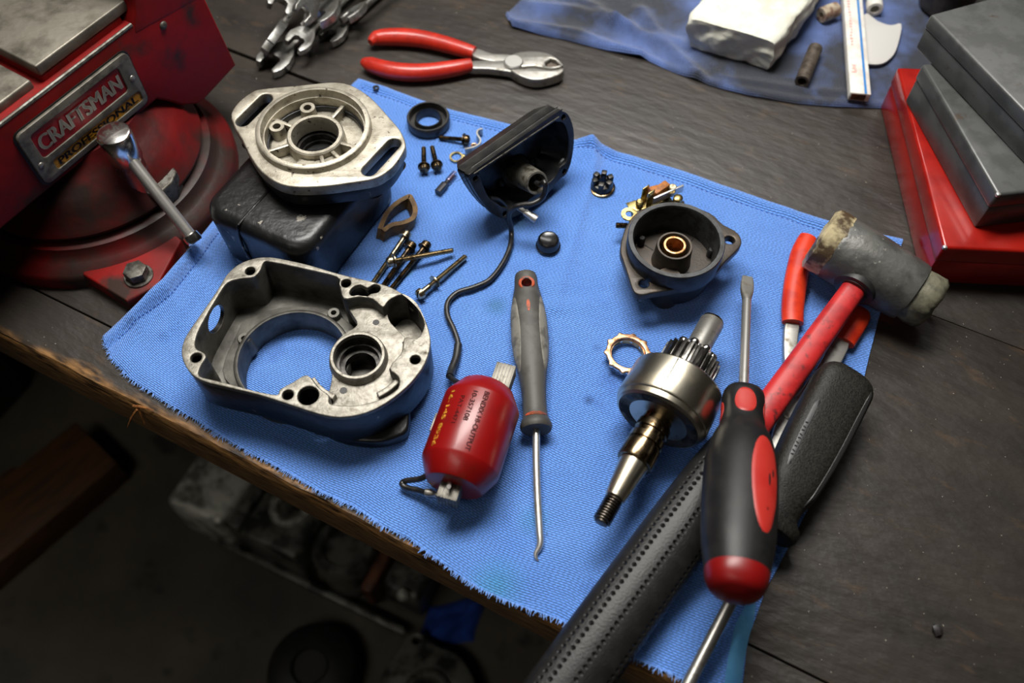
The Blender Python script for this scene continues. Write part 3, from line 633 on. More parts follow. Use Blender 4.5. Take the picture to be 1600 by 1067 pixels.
RIDGE = [([(925, 216), (928, 260), (905, 340), (885, 410), (866, 480)], 5.0, 5.0), ([(905, 222), (880, 290), (862, 350)], 1.8, 7),
         ([(928, 312), (1000, 300), (1080, 285)], 1.2, 8), ([(600, 140), (650, 190), (700, 260)], 1.2, 9),
         ([(215, 505), (300, 420), (350, 370)], 3.4, 5), ([(260, 520), (300, 470), (330, 430)], 2.8, 6), ([(200, 560), (300, 640)], 1.6, 8),
         ([(870, 480), (960, 470), (1010, 490)], 1.2, 7), ([(820, 900), (900, 840), (960, 850)], 1.3, 12), ([(560, 720), (640, 800)], 1.2, 10),
         ([(1180, 420), (1260, 440), (1340, 430)], 1.0, 8), ([(700, 220), (760, 250), (840, 210)], 1.0, 8)]
RW = [([at(x, y, 2) for x, y in pl], h, w) for pl, h, w in RIDGE]
for pl, h, w in RW:
    for p in pl: p.z = 0
def towel_z(p, u=.5, v=.5):
    q = Vector((p.x, p.y, 0)); z = 2.0
    for pl, h, w in RW:
        d = 1e9; tt = 0
        for i in range(len(pl)-1):
            dd, t = seg_dist(q, pl[i], pl[i+1])
            if dd < d: d = dd; tt = (i+t)/(len(pl)-1)
        if d < 3*w: z += h*math.exp(-(d/w)**2)*(.35+.65*(1-tt))
    z += .55*mnoise.noise(Vector((p.x*.045, p.y*.045, 0)))+.3*mnoise.noise(Vector((p.x*.12+p.y*.05, p.y*.03, 6)))
    lift = max(p.z-2, 0)
    return z, lift
grid = coons(tf, tb, tl, trt, 230, 200)
LL = resample(tl, 200); BB = resample(tb, 230)
def tz(p, u, v):
    z, _ = towel_z(p)
    lj = LL[int(round(v*200))].z-2; z += max(lj, 0)*math.exp(-((u*400)/16)**2)*(1 if lj > 0 else 0)
    bi = BB[int(round(u*230))].z-2; z += max(bi, 0)*math.exp(-(((1-v)*330)/22)**2)*.8
    e = min(u*400, (1-v)*330)                       # hem roll on the left and the far edge
    if e < 8: z += 2.0*(1-((e-4)/4)**2)
    elif e < 11: z -= 1.7*sin((e-8)/3*pi)
    return max(z, .5)
towel = thing('shop_towel', 'bright blue woven shop towel spread under the dismantled parts', 'towel', loc=at(760, 560, 0))
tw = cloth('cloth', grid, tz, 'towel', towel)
g = G()                                            # row of stitches, dark blue painting in the shade of the hem groove
for k in range(6, 225, 2):
    a = grid[194][k]; b = grid[194][k+1]; za = tz(a, k/230, .97)+.1; zb = tz(b, (k+1)/230, .97)+.1
    g.tube([(a.x, a.y, za-.1), ((a.x+b.x)/2, (a.y+b.y)/2, (za+zb)/2+.25), (b.x, b.y, zb-.1)], .42, 4)
for k in range(6, 196, 2):
    a = grid[k][5]; b = grid[k+1][5]; za = tz(a, 5/230, k/200); zb = tz(b, 5/230, (k+1)/200)
    g.tube([(a.x, a.y, za-.1), ((a.x+b.x)/2, (a.y+b.y)/2, (za+zb)/2+.25), (b.x, b.y, zb-.1)], .42, 4)
g.build('hem_stitch_shade', MT['hem_shade'], towel, world=True, kind='stuff')
g = G(); rnd = random.Random(3)                    # frayed front edge
FF = resample(tf, 900)
for k in range(4, 896):
    if rnd.random() < .12: continue
    p = FF[k]; t = (FF[min(k+1, 900)]-FF[k-1]).normalized(); nrm = Vector((t.y, -t.x, 0))
    ln = rnd.uniform(1.2, 4.4)*(1+.6*mnoise.noise(Vector((k*.05, 0, 2))))
    a = Vector((p.x, p.y, 1.9))-nrm*.8; d = (nrm+t*rnd.uniform(-.7, .7)).normalized()
    g.tube([a, a+d*ln*.5+Vector((0, 0, rnd.uniform(0, .6))), a+d*ln+Vector((0, 0, rnd.uniform(-.8, .8)))], [.3, .26, .14], 4)
g.build('frayed_threads', MT['thread'], towel, world=True, kind='stuff')
# loose folded selvedge at the lower right
sel = [at(x, y, 3) for x, y in [(1176, 925), (1172, 950), (1160, 985), (1152, 1020), (1146, 1060), (1142, 1100)]]
g = G(); P = smoothpath(sel, 6); vs = []; fs = []
for i, p in enumerate(P):
    d = (P[min(i+1, len(P)-1)]-P[max(i-1, 0)]).normalized(); s = Vector((d.y, -d.x, 0)); w = 9*min(1, .25+i/14)
    for k in range(9):
        x = -1+k/4; vs.append(p+s*(x*w*.5)+Vector((0, 0, .6+1.6*(1-x*x)+.3*sin(i*.9))))
for i in range(len(P)-1):
    for k in range(8): fs.append((i*9+k, i*9+k+1, (i+1)*9+k+1, (i+1)*9+k))
n0 = len(vs); vs += [v-Vector((0, 0, 1.0)) for v in vs]; fs += [tuple(n0+i for i in reversed(f)) for f in fs]
g.add(vs, fs); g.build('selvedge_strip', MT['towel_teal'], towel, world=True, smooth=80)

# second, dirty towel beyond
df = [at(x, y, 2) for x, y in [(790, 22), (800, 42), (840, 52), (880, 60), (950, 78), (1010, 92), (1050, 110), (1110, 132), (1170, 148), (1240, 160), (1310, 166), (1400, 168), (1475, 150)]]
db = [at(x, y, 2) for x, y in [(850, -75), (1000, -90), (1200, -95), (1500, -80)]]
dl = [at(x, y, 2) for x, y in [(790, 22), (815, 2), (840, -20), (850, -75)]]
dr = [at(x, y, 2) for x, y in [(1475, 150), (1490, 60), (1500, -80)]]
grid2 = coons(df, db, dl, dr, 150, 90)
R2 = [([at(x, y, 0) for x, y in pl], h, w) for pl, h, w in [([(960, 40), (1040, 75), (1090, 120)], 5, 6), ([(800, 40), (900, 55), (1000, 90)], 4.5, 5), ([(820, 10), (900, 20), (980, 45)], 4.5, 7), ([(1000, 20), (1030, 60), (1060, 70)], 4, 6), ([(880, -5), (930, 15), (960, 40)], 4, 6), ([(1130, 125), (1230, 140), (1330, 150)], 2, 5)]]
def tz2(p, u, v):
    q = Vector((p.x, p.y, 0)); z = 2.0
    for pl, h, w in R2:
        d = min(seg_dist(q, pl[i], pl[i+1])[0] for i in range(len(pl)-1)); z += h*math.exp(-(d/w)**2)
    z += .9*mnoise.noise(Vector((p.x*.03, p.y*.03, 4)))
    e = v*230
    if e < 9: z += 1.8*(1-((e-4.5)/4.5)**2)
    return max(z, 1)
t2 = thing('shop_towel', 'dirty grey-blue shop towel at the back of the bench', 'towel', loc=at(1150, 60, 0))
cloth('cloth', grid2, tz2, 'towel2', t2, uvs=(420, 230))

# ------------------------------------------------------------------ bench vise
VZ = 74
va = at(70, 288, 80); vb = at(237, 150, 80); vd = (vb-va).normalized(); vn = Vector((vd.y, -vd.x, 0)); Pf = va.copy()
vbase = Vector((-329, 153.6, 0))
vise = thing('bench_vise', 'big red enamelled bench vise bolted to the bench at left', 'vise', loc=vbase)
VF = Matrix(((vd.x, -vn.x, 0, Pf.x), (vd.y, -vn.y, 0, Pf.y), (0, 0, 1, 0), (0, 0, 0, 1)))      # x along face, y into the body, z up
VFi = VF.inverted()
def vf(px, py, off=0.0):
    return VFi @ on_plane(px, py, Pf+vn*off, vn)
s_end = vf(370, 102).x; l0 = vf(207, 30); l1 = vf(0, 205); zl = (l0.z+l1.z)/2
xs = l0.x
def vbox(x0, x1, y0, y1, z0, z1, bev=3):
    g = G(); g.T = VF; g.box(((x0+x1)/2, (y0+y1)/2, (z0+z1)/2), (x1-x0, y1-y0, z1-z0), bev, 3); return g
def vprism(sec, y0, y1, bev=2.5):
    g = G(); g.T = VF @ Matrix(((1, 0, 0, 0), (0, 0, -1, 0), (0, 1, 0, 0), (0, 0, 0, 1)))
    g.plate([Vector((x, z, 0)) for x, z in sec], [], -y1, -y0, bev, 3); return g
g = vprism([(-330, VZ), (104, VZ), (112, 66), (122, 54), (134, 46), (142, 44.5), (s_end, 50), (s_end-8, zl-14), (xs+4, zl), (-330, zl)], 0, 96)
g.build('body', MT['vise_red'], vise, world=True)
# static jaw riser with a flared end
g = vprism([(xs-4, zl-8), (xs-2, zl-1), (xs+3, zl+6), (xs+8, zl+18), (xs+10, zl+70), (s_end-11, zl+70), (s_end-8, zl-18)], -.3, 92)
g.build('jaw_riser', MT['vise_red'], vise, world=True, smooth=50)
# ledge strip worn bright
g = G(); g.T = VF; g.tube([(-330, 1.2, zl-.6), (xs-2, 1.0, zl-.4)], 1.5, 8); g.build('worn_ledge', MT['bolt'], vise, world=True)
# jaw: grey steel top set back from the ledge
OFF = -7
j0 = vf(190, 0, OFF); j1 = vf(53, 107, OFF); jz = (j0.z+j1.z)/2
jx = j1.x
g = vbox(jx+1, xs-3, 7, 96, zl-6, jz-7, 1.5); g.build('jaw_block', MT['vise_red'], vise, world=True)
g = vbox(jx+1, j0.x+2, 6.4, 97, jz-8, jz, 1.2); o = g.build('jaw_plate', MT['vise_jaw'], vise, world=True); o['label'] = 'worn bare grey steel jaw top'
g = vbox(-330, jx-6, 9, 97, zl-6, jz-14, 1.5); g.build('jaw_block', MT['vise_red'], vise, world=True)
g = vbox(jx-60, jx-5, 8.4, 98, jz-15, jz-7, 1.5); g.build('jaw_plate', MT['vise_jaw'], vise, world=True)
# nameplate
c0 = vf(20, 215); c1 = vf(185, 82); c2 = vf(237, 150); c3 = vf(70, 288)
x0, x1 = (c0.x+c3.x)/2, (c1.x+c2.x)/2; zt, zb = (c0.z+c1.z)/2, (c3.z+c2.z)/2
PW, PH = x1-x0, zt-zb
NF = VF @ Matrix(((1, 0, 0, x0), (0, 0, -1, 0), (0, 1, 0, zb), (0, 0, 0, 1)))     # x along, y up, z out of the face
def rrect(xa, ya, xb, yb, r, n=4):
    o = []
    for (cx, cy, a) in ((xb-r, yb-r, 0), (xa+r, yb-r, pi/2), (xa+r, ya+r, pi), (xb-r, ya+r, 1.5*pi)):
        for i in range(n+1): o.append(Vector((cx+r*cos(a+pi/2*i/n), cy+r*sin(a+pi/2*i/n), 0)))
    return o
ra = (.1*PW, .40*PH, .90*PW, .86*PH); ya = (.13*PW, .10*PH, .96*PW, .29*PH)
ra = (.085*PW, .41*PH, .885*PW, .87*PH)
g = G(); g.T = NF; g.plate(rrect(0, 0, PW, PH, 5), [rrect(*ra, 3), rrect(*ya, 2)], 0, 2.6, .5)
g.plate(rrect(1, 1, PW-1, PH-1, 4), [], .2, 1.0)
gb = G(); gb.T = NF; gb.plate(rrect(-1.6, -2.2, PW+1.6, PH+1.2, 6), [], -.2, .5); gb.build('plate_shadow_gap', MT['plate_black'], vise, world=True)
np_ = g.build('nameplate', MT['plate_metal'], vise, world=True); np_['label'] = 'bare metal nameplate with red and yellow fields'
g = G(); g.T = NF; g.plate(rrect(*ra, 3), [], .6, 1.5); g.build('red_field', MT['plate_red'], np_, world=True)
g = G(); g.T = NF; g.plate(rrect(*ya, 2), [], .6, 1.7); g.build('yellow_field', MT['plate_yellow'], np_, world=True)
def word(s, xa, xb, ya_, yb, z0, z1, mk, name, parent, bold=.0):
    v, f = text_verts(s, 10.0); mnx = min(p.x for p in v); mxx = max(p.x for p in v); mny = min(p.y for p in v); mxy = max(p.y for p in v)
    g = G(); g.T = NF
    for dx in ((0, bold, -bold) if bold else (0,)):
        pts = [Vector((xa+(p.x-mnx)/(mxx-mnx)*(xb-xa)+dx, ya_+(p.y-mny)/(mxy-mny)*(yb-ya_), z1)) for p in v]
        g.add(pts, f)
    o = g.build(name, MT[mk], parent, world=True)
    return o
word('CRAFTSMAN', ra[0]+.03*PW, ra[2]-.03*PW, ra[1]+.1*PH, ra[3]-.1*PH, 1, 2.3, 'letter', 'raised_lettering', np_, .6)
word('PROFESSIONAL', ya[0]+.04*PW, ya[2]-.04*PW, ya[1]+.035*PH, ya[3]-.035*PH, 1, 1.95, 'plate_black', 'printed_lettering', np_, .35)
for (fx, fy) in ((.045, .36), (.95, .55)):
    g = G(); g.T = NF; g.sphere((fx*PW, fy*PH, 2.2), 2.4, 8, .6); g.build('rivet', MT['steel_dull'], np_, world=True)
g = G(); g.T = NF; g.sphere((PW+36, PH-4, 0), 3.2, 8, .6); g.build('rivet', MT['bolt'], vise, world=True)
# neck and swivel base
g = G(); g.T = Matrix.Translation(vbase)
g.lathe([(30, 87), (34, 88.5), (37, 87), (42, 83), (50, 80), (58, 74), (66, 66), (72, 60), (VZ+4, 58)], 72, 'Z')
g.build('swivel_top', MT['vise_base'], vise, world=True)
g = G(); g.T = Matrix.Translation(vbase)
g.lathe([(26, 84), (31, 84)], 64, 'Z'); g.build('swivel_gap', MT['plate_black'], vise, world=True)
g = G(); g.T = Matrix.Translation(vbase)
g.lathe([(.4, 108), (9, 108), (13, 106), (17, 98), (21, 94), (26, 92.5), (27, 90)], 72, 'Z')
sb = g.build('swivel_base', MT['vise_base'], vise, world=True)
lugp = cr([(430, 828), (660, 968), (820, 884), (945, 650), (760, 480), (420, 640)], 0, 180, .3)
g = G(); g.plate([at(x, y, 14) for x, y in lugp], [], .4, 14, 1.5); g.build('mounting_lug', MT['vise_red'], sb, world=True)
bp = at(217, 432, 14)
g = G(); g.T = Matrix.Translation(Vector((bp.x, bp.y, 0))); g.lathe([(14, 10.5), (15.2, 10.5), (15.6, 10)], 28, 'Z')
bo = g.build('washer', MT['bolt'], vise, world=True)
g = G(); g.T = Matrix.Translation(Vector((bp.x, bp.y, 0))); g.hexa((0, 0), 8.6, 15.4, 23, .9, a0=.4); g.build('bolt_head', MT['bolt'], vise, world=True)
# lock lug with its screw and sliding tommy bar
g = G(); q = [at(x, y, 44) for x, y in [(215, 268), (238, 244), (262, 246), (276, 268), (268, 285), (245, 305), (222, 300)]]
g.plate(q, [], 26, 44, 1.5); g.build('lock_lug', MT['bolt'], vise, world=True)
w_ = on_plane(176, 206, Pf+vn*20, vn); zt_ = w_.z; pc = Vector((w_.x, w_.y, 0))
g = G(); g.T = Matrix.Translation(pc); g.lathe([(40, 10.4), (zt_-26, 10.4), (zt_-24, 11.6), (zt_-3, 11.8), (zt_-.8, 11), (zt_, 9.5)], 32, 'Z')
ls = g.build('lock_screw', MT['chrome'], vise, world=True)
q0 = pc+Vector((0, 0, zt_-14)); q1 = at(300, 371, 30)
dr_ = (q1-q0).normalized()
g = G(); g.tube([q0-dr_*4, q1], 4.3, 20); tb_ = g.build('tommy_bar', MT['steel'], ls, world=True)
g = G(); g.T = axis_mat(q1-dr_*3, q1+dr_*5); g.lathe([(0, 4.6), (.6, 5.9), (5.5, 6.2), (7, 5.6), (7.4, 4)], 24); g.build('bar_end_cap', MT['chrome'], ls, world=True)

# ------------------------------------------------------------------ stacked metal boxes
def metal_box(name, label, pa, pb_, pc_, z0, h, mk, lid=.0, chip=False, extra=260):
    """pa near corner, pb_ left-far corner, pc_ along the front edge (plan points)"""
    o = Vector((pa.x, pa.y, z0)); u = Vector((pb_.x-pa.x, pb_.y-pa.y, 0)); lu = u.length; w = Vector((pc_.x-pa.x, pc_.y-pa.y, 0)); lw = w.length
    u.normalize(); w = (w-u*w.dot(u)).normalized()
    m = Matrix(((w.x, u.x, 0, o.x), (w.y, u.y, 0, o.y), (0, 0, 1, z0), (0, 0, 0, 1)))
    t = thing(name, label, 'metal box', mat=m)
    g = G(); g.box((extra/2, lu/2, h*.31), (extra-1.6, lu-1.6, h*.62), 1.6, 2); g.build('body', MT[mk], t)
    g = G(); g.box((extra/2, lu/2, h*.8), (extra, lu, h*.4), 2.2, 3); l = g.build('lid', MT[mk], t)
    if chip:
        g = G(); g.box((1.2, 1.2, h-1.4), (3.4, 3.4, 3), 1.2); g.build('bare_corner', MT['chip'], l)
    return t
H1 = 42
metal_box('steel_case', 'glossy red metal case at the bottom of the stack', at(1475, 387, H1), at(1402, 105, H1), at(1600, 386, H1), .3, H1, 'red_box', chip=True)
H2 = 36
metal_box('steel_case', 'dark grey metal case resting directly on the red case', at(1559, 305, H1+H2), at(1440, 100, H1+H2), at(1600, 301, H1+H2), H1+.4, H2, 'grey_box', chip=True)
H3 = 30; zz = H1+H2+H3+.8
A = at(1453, 22, zz); Bp = at(1600, 172, zz); Cp = at(1492, -3, zz)
u = (Bp-A).normalized(); metal_box('steel_case', 'grey metal case on top of the stack, turned askew', A+u*230, A, A+u*230+Vector((-u.y, u.x, 0))*50, H1+H2+.8, H3, 'grey_box')

# ------------------------------------------------------------------ things on the far towel
def lathe_thing(name, label, cat, p0, p1, prof, mk, part='body', seg=24, closed=False):
    t = thing(name, label, cat, mat=axis_mat(p0, p1)); g = G(); g.lathe(prof, seg, closed=closed); g.build(part, MT[mk], t); return t
pa = at(1207, 117, 4); pb_ = at(1060, 74, 4); pc_ = at(1282, 5, 4)
m = frame(Vector((pa.x, pa.y, 0)), pb_-pa, -(pc_-pa).cross(Vector((0, 0, 1))).cross(Vector((0, 0, 1))))
ux = (pb_-pa); uy = (pc_-pa); lx, ly = ux.length, uy.length+25; uxn = ux/lx; uyn = uy.normalized()
bm = bmesh.new(); bmesh.ops.create_cube(bm, size=1); bmesh.ops.subdivide_edges(bm, edges=bm.edges[:], cuts=22, use_grid_fill=True)
vs = []
for v in bm.verts:
    c = v.co.copy(); r = 0.42
    x, y, z = c.x+.5, c.y+.5, c.z+.5
    # round the block a little and squeeze its foot
    k = 1-.07*(abs(2*y-1)**4)-.06*(abs(2*z-1)**4); x = .5+(x-.5)*k
    zz_ = 6+z*36 - 3*max(0, abs(2*x-1)-.75)*4*z - 2.5*(abs(2*y-1)**8)*z
    foot = (1-z)**2*.07
    x = .5+(x-.5)*(1-foot); y = .5+(y-.5)*(1-foot)
    p = Vector((pa.x, pa.y, 0))+uxn*(x*lx)+uyn*(y*ly); p.z = zz_-2.5
    nz = mnoise.noise(p*.03)*4.5+mnoise.noise(p*.09)*2.0+abs(mnoise.noise(p*.06+Vector((9, 2, 4))))*-4.0+abs(mnoise.noise(p*.13+Vector((1, 7, 4))))*-1.8
    d = Vector((c.x, c.y, c.z)).normalized(); p += (uxn*d.x+uyn*d.y+Vector((0, 0, d.z)))*nz; p.z = max(p.z, 4.2)
    vs.append(p)
t = thing('white_parcel', 'crumpled white wrapped block lying on the dirty towel', 'parcel', loc=(pa.x, pa.y, 0))
bm.verts.index_update(); g = G(); g.add(vs, [[v.index for v in f.verts] for f in bm.faces]); bm.free()
w_ = g.build('wrapping', MT['paper'], t, world=True, smooth=60)

p0 = at(1253, 128, 8.5); p1 = at(1274, 76, 8.5)
lathe_thing('metal_tube', 'short brown-grey hollow tube lying on the dirty towel', 'tube', p0, p1, [(0, 4), (0, 6.2), ((p1-p0).length, 6.2), ((p1-p0).length, 4)], 'tube', closed=True)
# striped stick
a = at(1345, 146, 15); b = at(1333, 0, 15); L_ = (b-a).length+60
t = thing('flat_strip', 'white flat strip with a blue stripe along it', 'strip', mat=axis_mat(a, b))
g = G(); g.box((L_/2, 0, -4), (L_, 17, 8), .5); bd_ = g.build('strip_body', MT['white'], t)
g = G(); g.box((L_/2, -4.2, .12), (L_-.4, 2.0, .3)); g.build('blue_stripe', MT['blue_ink'], t)
g = G(); rnd = random.Random(2)
for k in range(5): g.box((26+k*2.2, 3.5+rnd.uniform(-.8, .8), .1), (1.0, rnd.uniform(2, 4), .25))
for k in range(16): g.box((62+k*4, 4+rnd.uniform(-.6, .6), .1), (2.0, rnd.uniform(1, 2.4), .25))
g.build('faded_print', MT['red_ink'], t, kind='stuff')
g = G(); g.box((-.1, 1, -4), (.5, 12, 6)); g.build('sawn_end', MT['rust'], t)
# plastic scrap
q = [at(x, y, 7) for x, y in [(1350, 22), (1372, 32), (1392, 39), (1408, 38), (1405, 62), (1397, 84), (1380, 98), (1358, 100), (1345, 96)]]
c = sum(q, Vector())/len(q); t = thing('plastic_scrap', 'grey-white curved plastic scrap under the striped strip', 'scrap', loc=(c.x, c.y, 0))
g = G(); g.plate(smoothloop(q, 3), [], 4.6, 6.4, .3)
for v in g.v: v.z += 1.0*((v.x-c.x)/20)**2
g.build('sheet', MT['scrap'], t, world=True)
p0 = at(1283, 24, 9.5); p1 = at(1306, 15, 9.5)
t = lathe_thing('hose_stub', 'beige stub of hose left of the striped strip', 'hose', p0, p1, [(0, 3), (0, 6.5), (2, 7), ((p1-p0).length, 7), ((p1-p0).length, 3)], 'cork', closed=True)
p0 = at(1367, 15, 10); p1 = at(1362, -40, 10)
t = lathe_thing('pipe_fitting', 'white plastic pipe fitting right of the striped strip', 'fitting', p0, p1, [(0, 4), (0, 6.8), (1, 7.3), (10, 7.3), (11, 6.2), (26, 6.2), (27, 7.3), (40, 7.3), (40, 4)], 'white', closed=True)
p = at(1478, 22, 3); t = thing('dark_pot', 'dark round pot beside the stacked grey cases', 'pot', loc=(p.x, p.y+10, 0))
g = G(); g.lathe([(3.5, 20), (6, 23), (30, 24), (31, 26), (35, 26), (35, 22.5), (8, 20), (8, .1)], 32, 'Z', caps=False); g.build('pot_body', MT['dark_pot'], t)

# ------------------------------------------------------------------ wrenches
def wrench(lab, grp, p0, p1, size=1.0, tilt=0.0):
    L0 = (p1-p0).length; m = axis_mat(p0, p1) @ Matrix.Rotation(tilt, 4, 'X')
    t = thing('combination_wrench', lab, 'wrench', mat=m, group=grp); s = size
    oa = [Vector((x*s, y*s, 0)) for x, y in [(-11, 5), (-12, 8), (-8, 10.5), (0, 11.5), (8, 9), (14, 5), (17, 3.5), (17, -3.5), (14, -5), (8, -9), (0, -11.5), (-8, -11), (-13, -8.5), (-12, -5.5), (-2, -5), (0, -3), (0, 3), (-2, 5)]]
    g = G(); g.plate(oa, [], -3.2*s, 3.2*s, .7); g.build('open_jaw', MT['wrench'], t)
    g = G(); g.loft(Loft([(15*s, 4.2*s, 2.6*s, 4), (28*s, 3.4*s, 2.2*s, 4), (L0-28*s, 3.2*s, 2.2*s, 4), (L0-9*s, 4.6*s, 2.8*s, 4)]), 12, 16); g.build('shank', MT['wrench'], t)
    g = G(); g.plate(circ((L0, 0), 10*s, 32), [circ((L0, 0), 6.3*s, 12)], -3.8*s, 3.8*s, .8); g.build('ring_end', MT['wrench'], t)
    return t
GW = 'combination wrenches piled at the far left'
WL = [((432, 92, 7), (575, -40, 10), 1.25, .15, 'lowest satin chrome wrench of the pile, its jaw nearest the vise'),
      ((428, 58, 26), (530, -90, 20), 1.15, -.9, 'chrome wrench tilted on edge at the left side of the pile'),
      ((470, 62, 19), (600, -60, 18), 1.0, .3, 'chrome wrench lying across the middle of the pile'),
      ((505, 22, 30), (640, -100, 28), 1.2, -.2, 'topmost chrome wrench of the pile with a wide open jaw'),
      ((522, 52, 6), (660, -70, 8), 1.0, .0, 'chrome wrench at the right side of the pile'),
      ((440, 2, 34), (498, -130, 34), 1.1, .5, 'chrome wrench with open jaw at the top edge of the picture'),
      ((552, 22, 19), (700, -95, 18), .95, -.5, 'slim bright chrome wrench pointing away behind the red-handled cutters'),
      ((478, 16, 46), (585, -90, 44), .9, 1.0, 'small chrome wrench wedged upright inside the pile')]
for a, b, s, tl_, lab in WL: wrench(lab, GW, at(*a), at(*b), s, tl_)

# ------------------------------------------------------------------ diagonal cutters
K = (380, 0, .325)
hc = at(800, 100, 7); t = thing('diagonal_cutters', 'red-handled diagonal cutting pliers lying behind the towel', 'pliers', loc=(hc.x, hc.y, 0))
def plan(pts, z, k=K): return [at(x, y, z) for x, y in cr(pts, *k)]
up_ = plan([(612, 205), (640, 185), (700, 178), (790, 180), (880, 192), (980, 216), (1060, 240), (1112, 256)], 9)
lo_ = plan([(572, 296), (610, 310), (690, 335), (780, 348), (880, 348), (980, 335), (1050, 322), (1098, 312)], 9)
for P_ in (up_, lo_):
    g = G(); g.tube(P_, [3, 6.6, 7.6, 7.8, 7.6, 7.2, 6.6, 5.6], 18, 5); g.build('handle_grip', MT['grip_red'], t, world=True)
for pts in ([(1095, 245), (1130, 238), (1200, 262), (1290, 268), (1300, 310), (1200, 300), (1110, 278)], [(1085, 300), (1200, 296), (1300, 300), (1320, 350), (1250, 345), (1180, 336), (1090, 332)]):
    g = G(); g.plate(smoothloop(plan(pts, 9), 3), [], 3.5, 10.5, 1.2); g.build('steel_arm', MT['steel_dull'], t, world=True)
ha = [(1262, 298), (1275, 270), (1330, 250), (1400, 246), (1460, 254), (1510, 280), (1538, 316), (1480, 330), (1400, 318), (1330, 322)]
hb = [(1275, 316), (1330, 326), (1400, 322), (1480, 334), (1540, 322), (1534, 346), (1490, 366), (1420, 380), (1360, 372), (1300, 345)]
g = G(); g.plate(smoothloop(plan(ha, 12), 3), [plan([(1452, 300), (1478, 282), (1500, 288), (1524, 312), (1480, 322), (1456, 320)], 12)], 2, 12.5, 1.4); g.build('jaw', MT['steel_dull'], t, world=True)
g = G(); g.plate(smoothloop(plan(hb, 12), 3), [], 2, 11.5, 1.4); g.build('jaw', MT['steel_dull'], t, world=True)
g = G(); c = plan([(1300, 300)], 12)[0]; g.lathe([(2, 8.5), (12.6, 8.5), (13.6, 7.5)], 28, 'Z', (c.x, c.y, 0)); g.build('pivot', MT['steel'], t, world=True)
g = G(); g.plate(plan([(1456, 300), (1480, 286), (1500, 291), (1520, 312), (1480, 320)], 12), [], 3, 9); g.build('jaw_hollow', MT['tube'], t, world=True)

# ------------------------------------------------------------------ magneto with cast flange (left)
K3 = (300, 100, .3)
ZF = 80.0
fo = plan([(205, 285), (203, 262), (215, 232), (250, 190), (300, 152), (345, 132), (450, 120), (560, 110), (650, 100), (740, 94), (820, 106), (900, 150), (960, 202), (1030, 280), (1080, 338), (1104, 385), (1112, 415), (1105, 450), (1060, 520), (1010, 565), (950, 596), (850, 614), (700, 634), (560, 640), (470, 628), (400, 592), (340, 536), (292, 460), (262, 395), (225, 335)], ZF, K3)
fo = smoothloop(fo, 3)
fc = plan([(636, 348)], ZF, K3)[0]; fr = (plan([(330, 400)], ZF, K3)[0]-plan([(945, 300)], ZF, K3)[0]).length/2
c2 = (fc.x, fc.y)
sl1 = plan([(265, 296), (382, 180)], ZF, K3); sl2 = plan([(922, 552), (1050, 414)], ZF, K3)
sr = 5.2
mag = thing('magneto', 'black magneto body with bare cast aluminium flange on top', 'magneto', loc=(fc.x, fc.y, 0))
R0 = fr
g = G(); g.plate(fo, [circ(c2, R0*.86, 48), slot(sl1[0], sl1[1], sr), slot(sl2[0], sl2[1], sr)], ZF-9, ZF, 1.0)
g.lathe([(ZF-1, R0*.84), (ZF-1, R0*.985), (ZF+4.2, R0*.965), (ZF+5, R0*.94), (ZF+5, R0*.88), (ZF-18, R0*.83), (ZF-18, R0*.84)], 64, 'Z', (fc.x, fc.y, 0), closed=True)
fl_ = g.build('flange', MT['alu'], mag, world=True)
ZR = ZF-13
g = G(); rb = R0*.42
g.plate(circ(c2, R0*.9, 48), [circ(c2, rb*.93, 40)], ZR-3, ZR, .3)
g.lathe([(ZR-2, rb*.9), (ZR-2, rb*1.22), (ZF-4, rb*1.16), (ZF-3, rb*1.1), (ZF-3, rb*.97), (ZF-6, rb*.92)], 48, 'Z', (fc.x, fc.y, 0), closed=True)
def polar(r, a): return Vector((fc.x+r*cos(a), fc.y+r*sin(a), 0))
for a in (62, 152, 205, -20, -48, -72):
    a = radians(a); p = polar(R0*.45, a); q = polar(R0*.86, a); m_ = (p+q)/2
    g.box((m_.x, m_.y, ZR+4), ((q-p).length, 3.0, 9), .8, 2, Matrix.Rotation(a, 3, 'Z'))
hubw = g.build('bearing_web', MT['alu'], fl_, world=True)
for a, rr in ((108, .70), (163, .72), (-18, .80)):
    a = radians(a); p = polar(R0*rr, a)
    g = G(); g.lathe([(ZR-1, 2.9), (ZR-1, 6.2), (ZF-4, 5.4), (ZF-4, 2.9)], 24, 'Z', (p.x, p.y, 0), closed=True); g.build('screw_boss', MT['alu'], fl_, world=True)
    g = G(); g.lathe([(ZR-2, 3), (ZF-8, 3)], 20, 'Z', (p.x, p.y, 0)); g.build('screw_hole', MT['dark_steel'], fl_, world=True)
g = G(); p = polar(R0*.66, radians(-60)); g.plate([polar(R0*.52, radians(a)) for a in (-115, -100, -85, -70, -50)]+[polar(R0*.84, radians(a)) for a in (-50, -70, -85, -100, -115)], [], ZR-1, ZR+6, .8)
g.build('cast_web', MT['alu'], fl_, world=True)
g = G(); g.lathe([(ZR-30, rb*.95), (ZR-4, rb*.95), (ZR-4, rb*.8), (ZR-9, rb*.8), (ZR-9, rb*.72), (ZR-30, rb*.72)], 48, 'Z', (fc.x, fc.y, 0), closed=True)
g.lathe([(ZR-31, rb*.9), (ZR-29, rb*.9)], 32, 'Z', (fc.x, fc.y, 0)); g.build('bearing_bore', MT['dark_steel'], mag, world=True)
